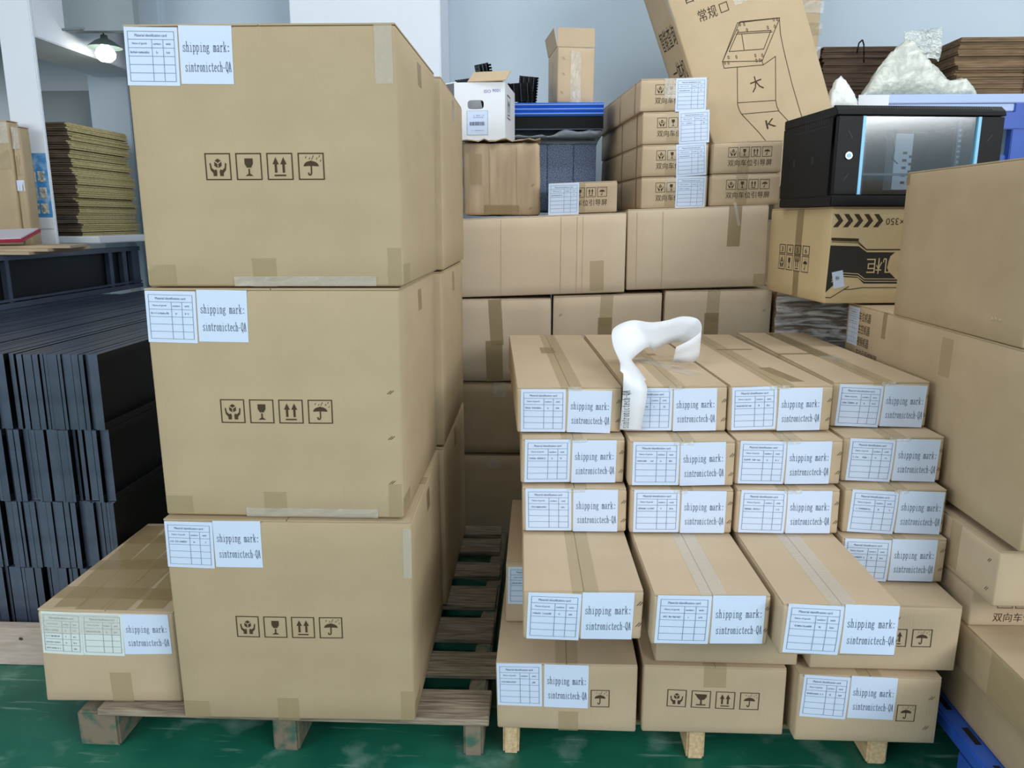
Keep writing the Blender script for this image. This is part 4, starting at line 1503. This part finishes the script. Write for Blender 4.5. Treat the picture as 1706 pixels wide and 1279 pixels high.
c = rcart('large plain carton on top of the huge carton at the right edge', 1.148, 1.90, 1.1935, .72, .70, .452, 0.2, bulge=.004, side_bulge=.004)
c.tape('L', .012, .43, .022, .035, 'tape_brown')
c.decal('faint_marks', 'L', faint(.56, .05, .05, .02, 3, 6), 0, 0, M['kraft_tan'], .0007)

# ------------------------------------------------------------------ shelf and rack at upper right
rk = empty('storage_rack', (2.1, 4.35, 0))
tag(rk, 'blue storage rack with pale blue shelf beam behind the black cabinet', 'rack')
rx = 2.1
MB().box((1.625 - rx, -.05, 2.085), (3.4 - rx, -.02, 2.130)).build('shelf_beam', M['shelf_blue'], rk, bevel=.004)
MB().box((1.625 - rx, -.045, 2.045), (3.4 - rx, -.015, 2.083)).build('shelf_beam', M['shelf_blue'], rk, bevel=.004)
MB().box((1.63 - rx, -.02, 2.10), (3.4 - rx, .60, 2.125)).build('shelf_deck', M['shelf_blue'], rk)
MB().box((2.20 - rx, -.06, 1.955), (3.4 - rx, -.02, 2.040)).build('cross_beam', M['rack_blue'], rk, bevel=.004)
MB().box((2.20 - rx, -.03, 1.78), (3.4 - rx, -.01, 1.83)).build('cross_beam', M['rack_blue'], rk, bevel=.004)
MB().box((2.40 - rx, -.055, 0), (2.48 - rx, .0, 2.085)).build('upright', M['rack_blue'], rk, bevel=.004)
MB().box((1.70 - rx, .50, 0), (1.78 - rx, .56, 2.10)).build('upright', M['rack_blue'], rk, bevel=.004)
MB().box((2.20 - rx, .0, 1.60), (3.3 - rx, .5, 1.76)).build('pale_panel', M['wall'], rk)
MB().box((1.605 - rx, -.056, 2.045), (1.76 - rx, -.053, 2.128)).build('loose_sheet', M['white'], rk)


def flat_stack(x0, x1, y0, y1, z0, n, t, label, group, m_side, name='flattened_carton', jx=.02, jy=.02, gap=0.0, folded=False, cat='flat carton'):
    for k in range(n):
        o = MB()
        a, b = rnd.uniform(-jx, jx), rnd.uniform(-jy, jy)
        z = z0 + k * (t + gap)
        # two folded layers meeting at a crease
        o.box((x0 + a, y0 + b, z), (x1 + a, y1 + b, z + t * .46))
        o.box((x0 + a + rnd.uniform(-.006, .006), y0 + b + rnd.uniform(-.006, .006), z + t * .52), (x1 + a + rnd.uniform(-.006, .006), y1 + b, z + t * .97))
        ob = o.build(name, m_side)
        tag(ob, label + ', %s from the top' % nth(n - k), cat, group)


# dark and brown flattened carton bundles on the shelf
flat_stack(1.50, 2.02, 4.58, 4.90, 2.128, 15, .0195, 'dark brown flattened carton in the pile left on the shelf', 'dark flattened cartons on the shelf', M['sheet_dark'], jx=.006, jy=.006)
flat_stack(2.14, 3.1, 4.42, 4.85, 2.128, 13, .0230, 'brown flattened carton in the strapped pile right on the shelf', 'brown flattened cartons on the shelf', M['sheet_brown'], jx=.012, jy=.008)
o = MB().box((2.495, 4.398, 2.13), (2.507, 4.408, 2.43)).build('packing_strap', M['pinkstrap'])
tag(o, 'pink packing strap around the brown flattened cartons', 'strap')
o = MB().tube([(1.67, 4.55, 2.38), (1.675, 4.545, 2.43), (1.69, 4.54, 2.445), (1.70, 4.54, 2.42), (1.705, 4.54, 2.37), (1.71, 4.545, 2.33)], .004).build('cord_hook', M['black'], smooth=True)
tag(o, 'black cord loop on the dark flattened carton pile', 'cord')


def heap(name, prof, x0, x1, y0, y1, z0, m, label, cat, ns=48, nt=14, noise=.012, seed=1):
    """a soft bag: height profile along x, rounded front to back"""
    r = random.Random(seed)
    vs, fs = [], []
    for i in range(ns + 1):
        t = i / ns
        k = t * (len(prof) - 1)
        a = int(min(k, len(prof) - 2))
        h = prof[a] + (prof[a + 1] - prof[a]) * (k - a)
        for j in range(nt + 1):
            ph = math.pi * j / nt
            yy = (y0 + y1) / 2 - math.cos(ph) * (y1 - y0) / 2 * (0.6 + 0.4 * min(1, h / .1))
            zz = z0 + max(.002, h * math.sin(ph) ** .7)
            q = noise * (1 if 0 < j < nt else 0)
            vs.append((x0 + (x1 - x0) * t + r.uniform(-q, q) * .5, yy + r.uniform(-q, q), max(z0 + .001, zz + r.uniform(-q, q) * (h > .02))))
    for i in range(ns):
        for j in range(nt):
            a = i * (nt + 1) + j
            fs.append((a, a + nt + 1, a + nt + 2, a + 1))
    for i in range(ns):
        a, b = i * (nt + 1), (i + 1) * (nt + 1)
        fs.append((a, a + nt, b + nt, b))
    me = bpy.data.meshes.new(name)
    me.from_pydata(vs, [], fs)
    for p in me.polygons:
        p.use_smooth = True
    o = link(name, me, None, m)
    tag(o, label, cat)
    return o


bag = heap('bubble_wrap_bag', [.0, .06, .12, .17, .21, .24, .265, .275, .25, .21, .175, .15, .12, .09, .07, .08, .085, .06, 0], 1.64, 2.22, 4.31, 4.40, 2.1305, M['bag'], 'crumpled cloudy plastic bag of bubble wrap on the pale blue shelf', 'plastic bag', noise=.006)
vs, fs = [], []
for i in range(9):
    for j in range(9):
        u_, v_ = i / 8, j / 8
        vs.append((1.84 + .17 * u_ - .02 * v_ * (1 - u_) + rnd.uniform(-.006, .006), 4.345 + .02 * math.sin(u_ * 5) + rnd.uniform(-.004, .004), 2.33 + .115 * v_ - .045 * u_ * (1 - v_) + .012 * u_ + rnd.uniform(-.006, .006)))
for i in range(8):
    for j in range(8):
        a = i * 9 + j
        fs.append((a, a + 9, a + 10, a + 1))
me = bpy.data.meshes.new('bag_neck')
me.from_pydata(vs, [], fs)
o = link('bag_neck', me, bag, M['bubble'])
sm = o.modifiers.new('thickness', 'SOLIDIFY')
sm.thickness = .003
o = heap('plastic_bag', [0, .10, .15, .165, .15, .12, .09, .05, 0], 1.39, 1.56, 4.11, 4.19, 2.03, M['whitebag'], 'white plastic bag beside the tilted carton', 'plastic bag', ns=24, noise=.006, seed=5)
pb = Carton('cardboard_carton', 'plain carton holding the white plastic bag behind the cabinet', 1.505, 4.10, 0.0, .09, .12, 2.028, 0, mat_='kraft_brown')

# ------------------------------------------------------------------ left: black panels, flat cartons, folder
base = empty('plank_base', (-2.2, 2.33, 0))
tag(base, 'pale plank base under the black steel tray stacks', 'pallet')
MB().box((-2.9 + 2.2, .0, .0), (-1.5 + 2.2, .045, .138)).build('front_plank', M['pale_wood'], base, bevel=.003)
for yy in (.6, 1.2, 1.75):
    MB().box((-2.9 + 2.2, yy, .0), (-1.46 + 2.2, yy + .1, .099)).build('bearer', M['pale_wood'], base, bevel=.003)
flat_decal('knots', [arc(.18, .115, .012, .006, 0, 360, 10), arc(.25, .085, .006, .006, 0, 360, 8), arc(.42, .1, .008, .006, 0, 360, 8)], base, M['sheet_dark'], y=-.0008)


def panel_mesh(t, h, L):
    """a shallow steel tray standing on its edge, open towards +x"""
    fl, g = .022, .0015
    mb = MB()
    mb.box((0, 0, 0), (g, L, h))
    mb.box((g, 0, h - g), (t, L, h))
    mb.box((g, 0, 0), (t, L, g))
    mb.box((g, 0, g), (t, g, h - g))
    mb.box((g, L - g, g), (t, L, h - g))
    mb.box((t - .0015, g, h - fl), (t, L - g, h - g))
    mb.box((t - .0015, g, g), (t, L - g, fl))
    me = bpy.data.meshes.new('steel_tray')
    me.from_pydata(mb.v, [], mb.f)
    me.materials.append(M['panel'])
    me.materials.append(M['panel_in'])
    for p in me.polygons:
        if abs(p.normal.x) > .5:
            p.material_index = 1
    return me


tiers = [(.100, .217, -1.96, 'bottom'), (.319, .240, -1.96, 'third'), (.561, .252, -1.96, 'second'), (.815, .254, -3.0, 'top')]
TY = 2.42
PM = {}
for ti, (z, h, xl, nm) in enumerate(tiers):
    x = -1.458
    where = {'top': 'the top tier', 'second': 'the second tier from the top', 'third': 'the third tier from the top', 'bottom': 'the bottom tier'}[nm]
    k = 0
    while x > xl:
        t = rnd.choice((.010, .014, .018, .018, .024, .030))
        L = 2.48 if x > -2.50 else (2.05 if x > -2.64 else 1.70)
        key = (t, round(h, 3), L)
        if key not in PM:
            PM[key] = panel_mesh(t, h, L)
        o = bpy.data.objects.new('steel_tray', PM[key])
        COL.objects.link(o)
        o.location = (x - t, TY + rnd.choice((0, 0, .003, .006, .012, .02)), z + rnd.choice((0, 0, .001)))
        k += 1
        tag(o, 'black steel tray on edge, %s from the right in %s' % (nth(k), where), 'tray', 'black steel trays in ' + where)
        x -= t + rnd.choice((.0008, .0016, .0016, .003, .009))
# rack lying on the top tier
fr = empty('open_rack', (-2.615, 2.75, 1.0705))
tag(fr, 'black open steel rack with uprights lying on the top tray tier', 'rack')
LF, HF = 2.20, .262
MB().box((-.04, 0, HF - .028), (0, LF, HF)).build('rail', M['panel'], fr, bevel=.002)
MB().box((-.04, 0, 0), (0, LF, .028)).build('rail', M['panel'], fr, bevel=.002)
MB().box((-.022, 0, .034), (-.002, LF, .046)).build('rail', M['panel'], fr, bevel=.002)
MB().box((-.040, .002, .028), (-.036, LF - .002, HF - .028)).build('back_sheet', M['panel_in'], fr)
for yy, wd in ((0, .05), (.93, .03), (1.84, .04), (1.99, .05), (2.10, .09)):
    MB().box((-.034, yy, .028), (-.006, yy + wd, HF - .028)).build('upright', M['panel'], fr, bevel=.002)
x = -2.66
k = 0
while x > -3.2:
    t = rnd.choice((.03, .038, .045))
    key = (t, .262, 1.36)
    if key not in PM:
        PM[key] = panel_mesh(*key)
    o = bpy.data.objects.new('steel_tray', PM[key])
    COL.objects.link(o)
    o.location = (x - t, 2.78 + rnd.uniform(0, .02), 1.0705)
    k += 1
    tag(o, 'black steel tray behind the open rack, %s from the right' % nth(k), 'tray', 'black steel trays behind the open rack')
    x -= t + .002

tb = empty('packing_table', (-2.95, 4.8, 0))
tag(tb, 'white tabletop under the pile of flattened cartons at left', 'table')
MB().box((-.45, -.41, 1.365), (.40, .30, 1.405)).build('tabletop', M['white'], tb, bevel=.004)
for a in (-.42, .20):
    for b in (-.36, .24):
        MB().box((a, b, 0), (a + .045, b + .045, 1.365)).build('leg', M['white'], tb)
n = 26
for k in range(n):
    z = 1.4055 + k * .0242
    a, b = rnd.uniform(-.012, .012), rnd.uniform(-.012, .012)
    sh_ = -.022 * (1 - k / n) if False else .03 * math.sin(k * .22)
    o = MB()
    X0_, X1_, Y0_, Y1_ = -3.30 + a, -2.675 + a + sh_ * .35, 4.42 + b, 5.06 + b
    o.box((X0_, Y0_, z), (X1_, Y1_ + .0, z + .0085))
    o.box((X0_, Y0_ + rnd.uniform(-.012, .012), z + .0105), (X1_ + rnd.uniform(-.012, .006), Y1_, z + .0190))
    o.box((X0_, Y0_ + .02, z + .0195), (X1_ - rnd.uniform(.0, .03), Y1_, z + .0236))
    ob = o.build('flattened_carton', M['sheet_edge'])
    ob.data.materials.append(M['sheet_shade'])  # darker copy painted on the shaded front, and on the back
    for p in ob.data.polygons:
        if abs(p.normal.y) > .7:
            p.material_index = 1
    tag(ob, 'flattened carton in the tall pile behind the black trays, %s from the top' % nth(n - k), 'flat carton', 'flattened cartons in the tall pile at left')

# sheets, folder and taped cartons on the rack
for k, (x, y, z, a, b, yaw, lab) in enumerate(((-2.90, 3.66, 1.3335, .42, .46, 0, 'lowest'), (-2.88, 3.66, 1.3475, .47, .42, 5, 'middle'), (-2.86, 3.62, 1.3615, .54, .30, 16, 'uppermost'))):
    o = MB().box((0, 0, 0), (a, b, .013)).build('cardboard_sheet', M['kraft'], None, (x, y, z), (0, 0, R(yaw)))
    tag(o, 'loose flat cardboard sheet, %s of three under the red folder' % lab, 'cardboard sheet', 'loose cardboard sheets under the red folder')
fd = empty('red_folder', (-2.94, 3.56, 1.3765), (R(9), R(-2), R(16)))
tag(fd, 'large red folder with a pale cover on the cardboard sheets', 'folder')
MB().box((0, 0, 0), (.44, .28, .016)).build('cover_edge', M['red'], fd, bevel=.003)
MB().box((.004, .010, .0162), (.432, .276, .022)).build('cover_sheet', M['pinkwhite'], fd)
for x, w_, h_, y, lab in ((-3.02, .225, .668, 4.085, 'left'), (-2.79, .045, .640, 4.09, 'right')):
    c = Carton('cardboard_carton', 'narrow upright taped carton before the thin white column, %s one' % lab, x, y, 1.334, w_, .09, h_, 0, mat_='kraft_olive', group='narrow upright taped cartons at far left', r=.010, jit=.004, rough=.0015)
    c.patch('tape_band', 'F', w_ / 2, h_ - .06, w_ - .01, .11, 0, .001, M['tape_clear'], 0, wave=.004)
    c.patch('tape_band', 'F', w_ / 2, h_ - .20, w_ - .02, .10, 0, .001, M['tape'], 3, wave=.003)
    c.patch('paper_tag', 'F', w_ * .45, .34, .04, .055, 0, .001, M['paper'], 0)
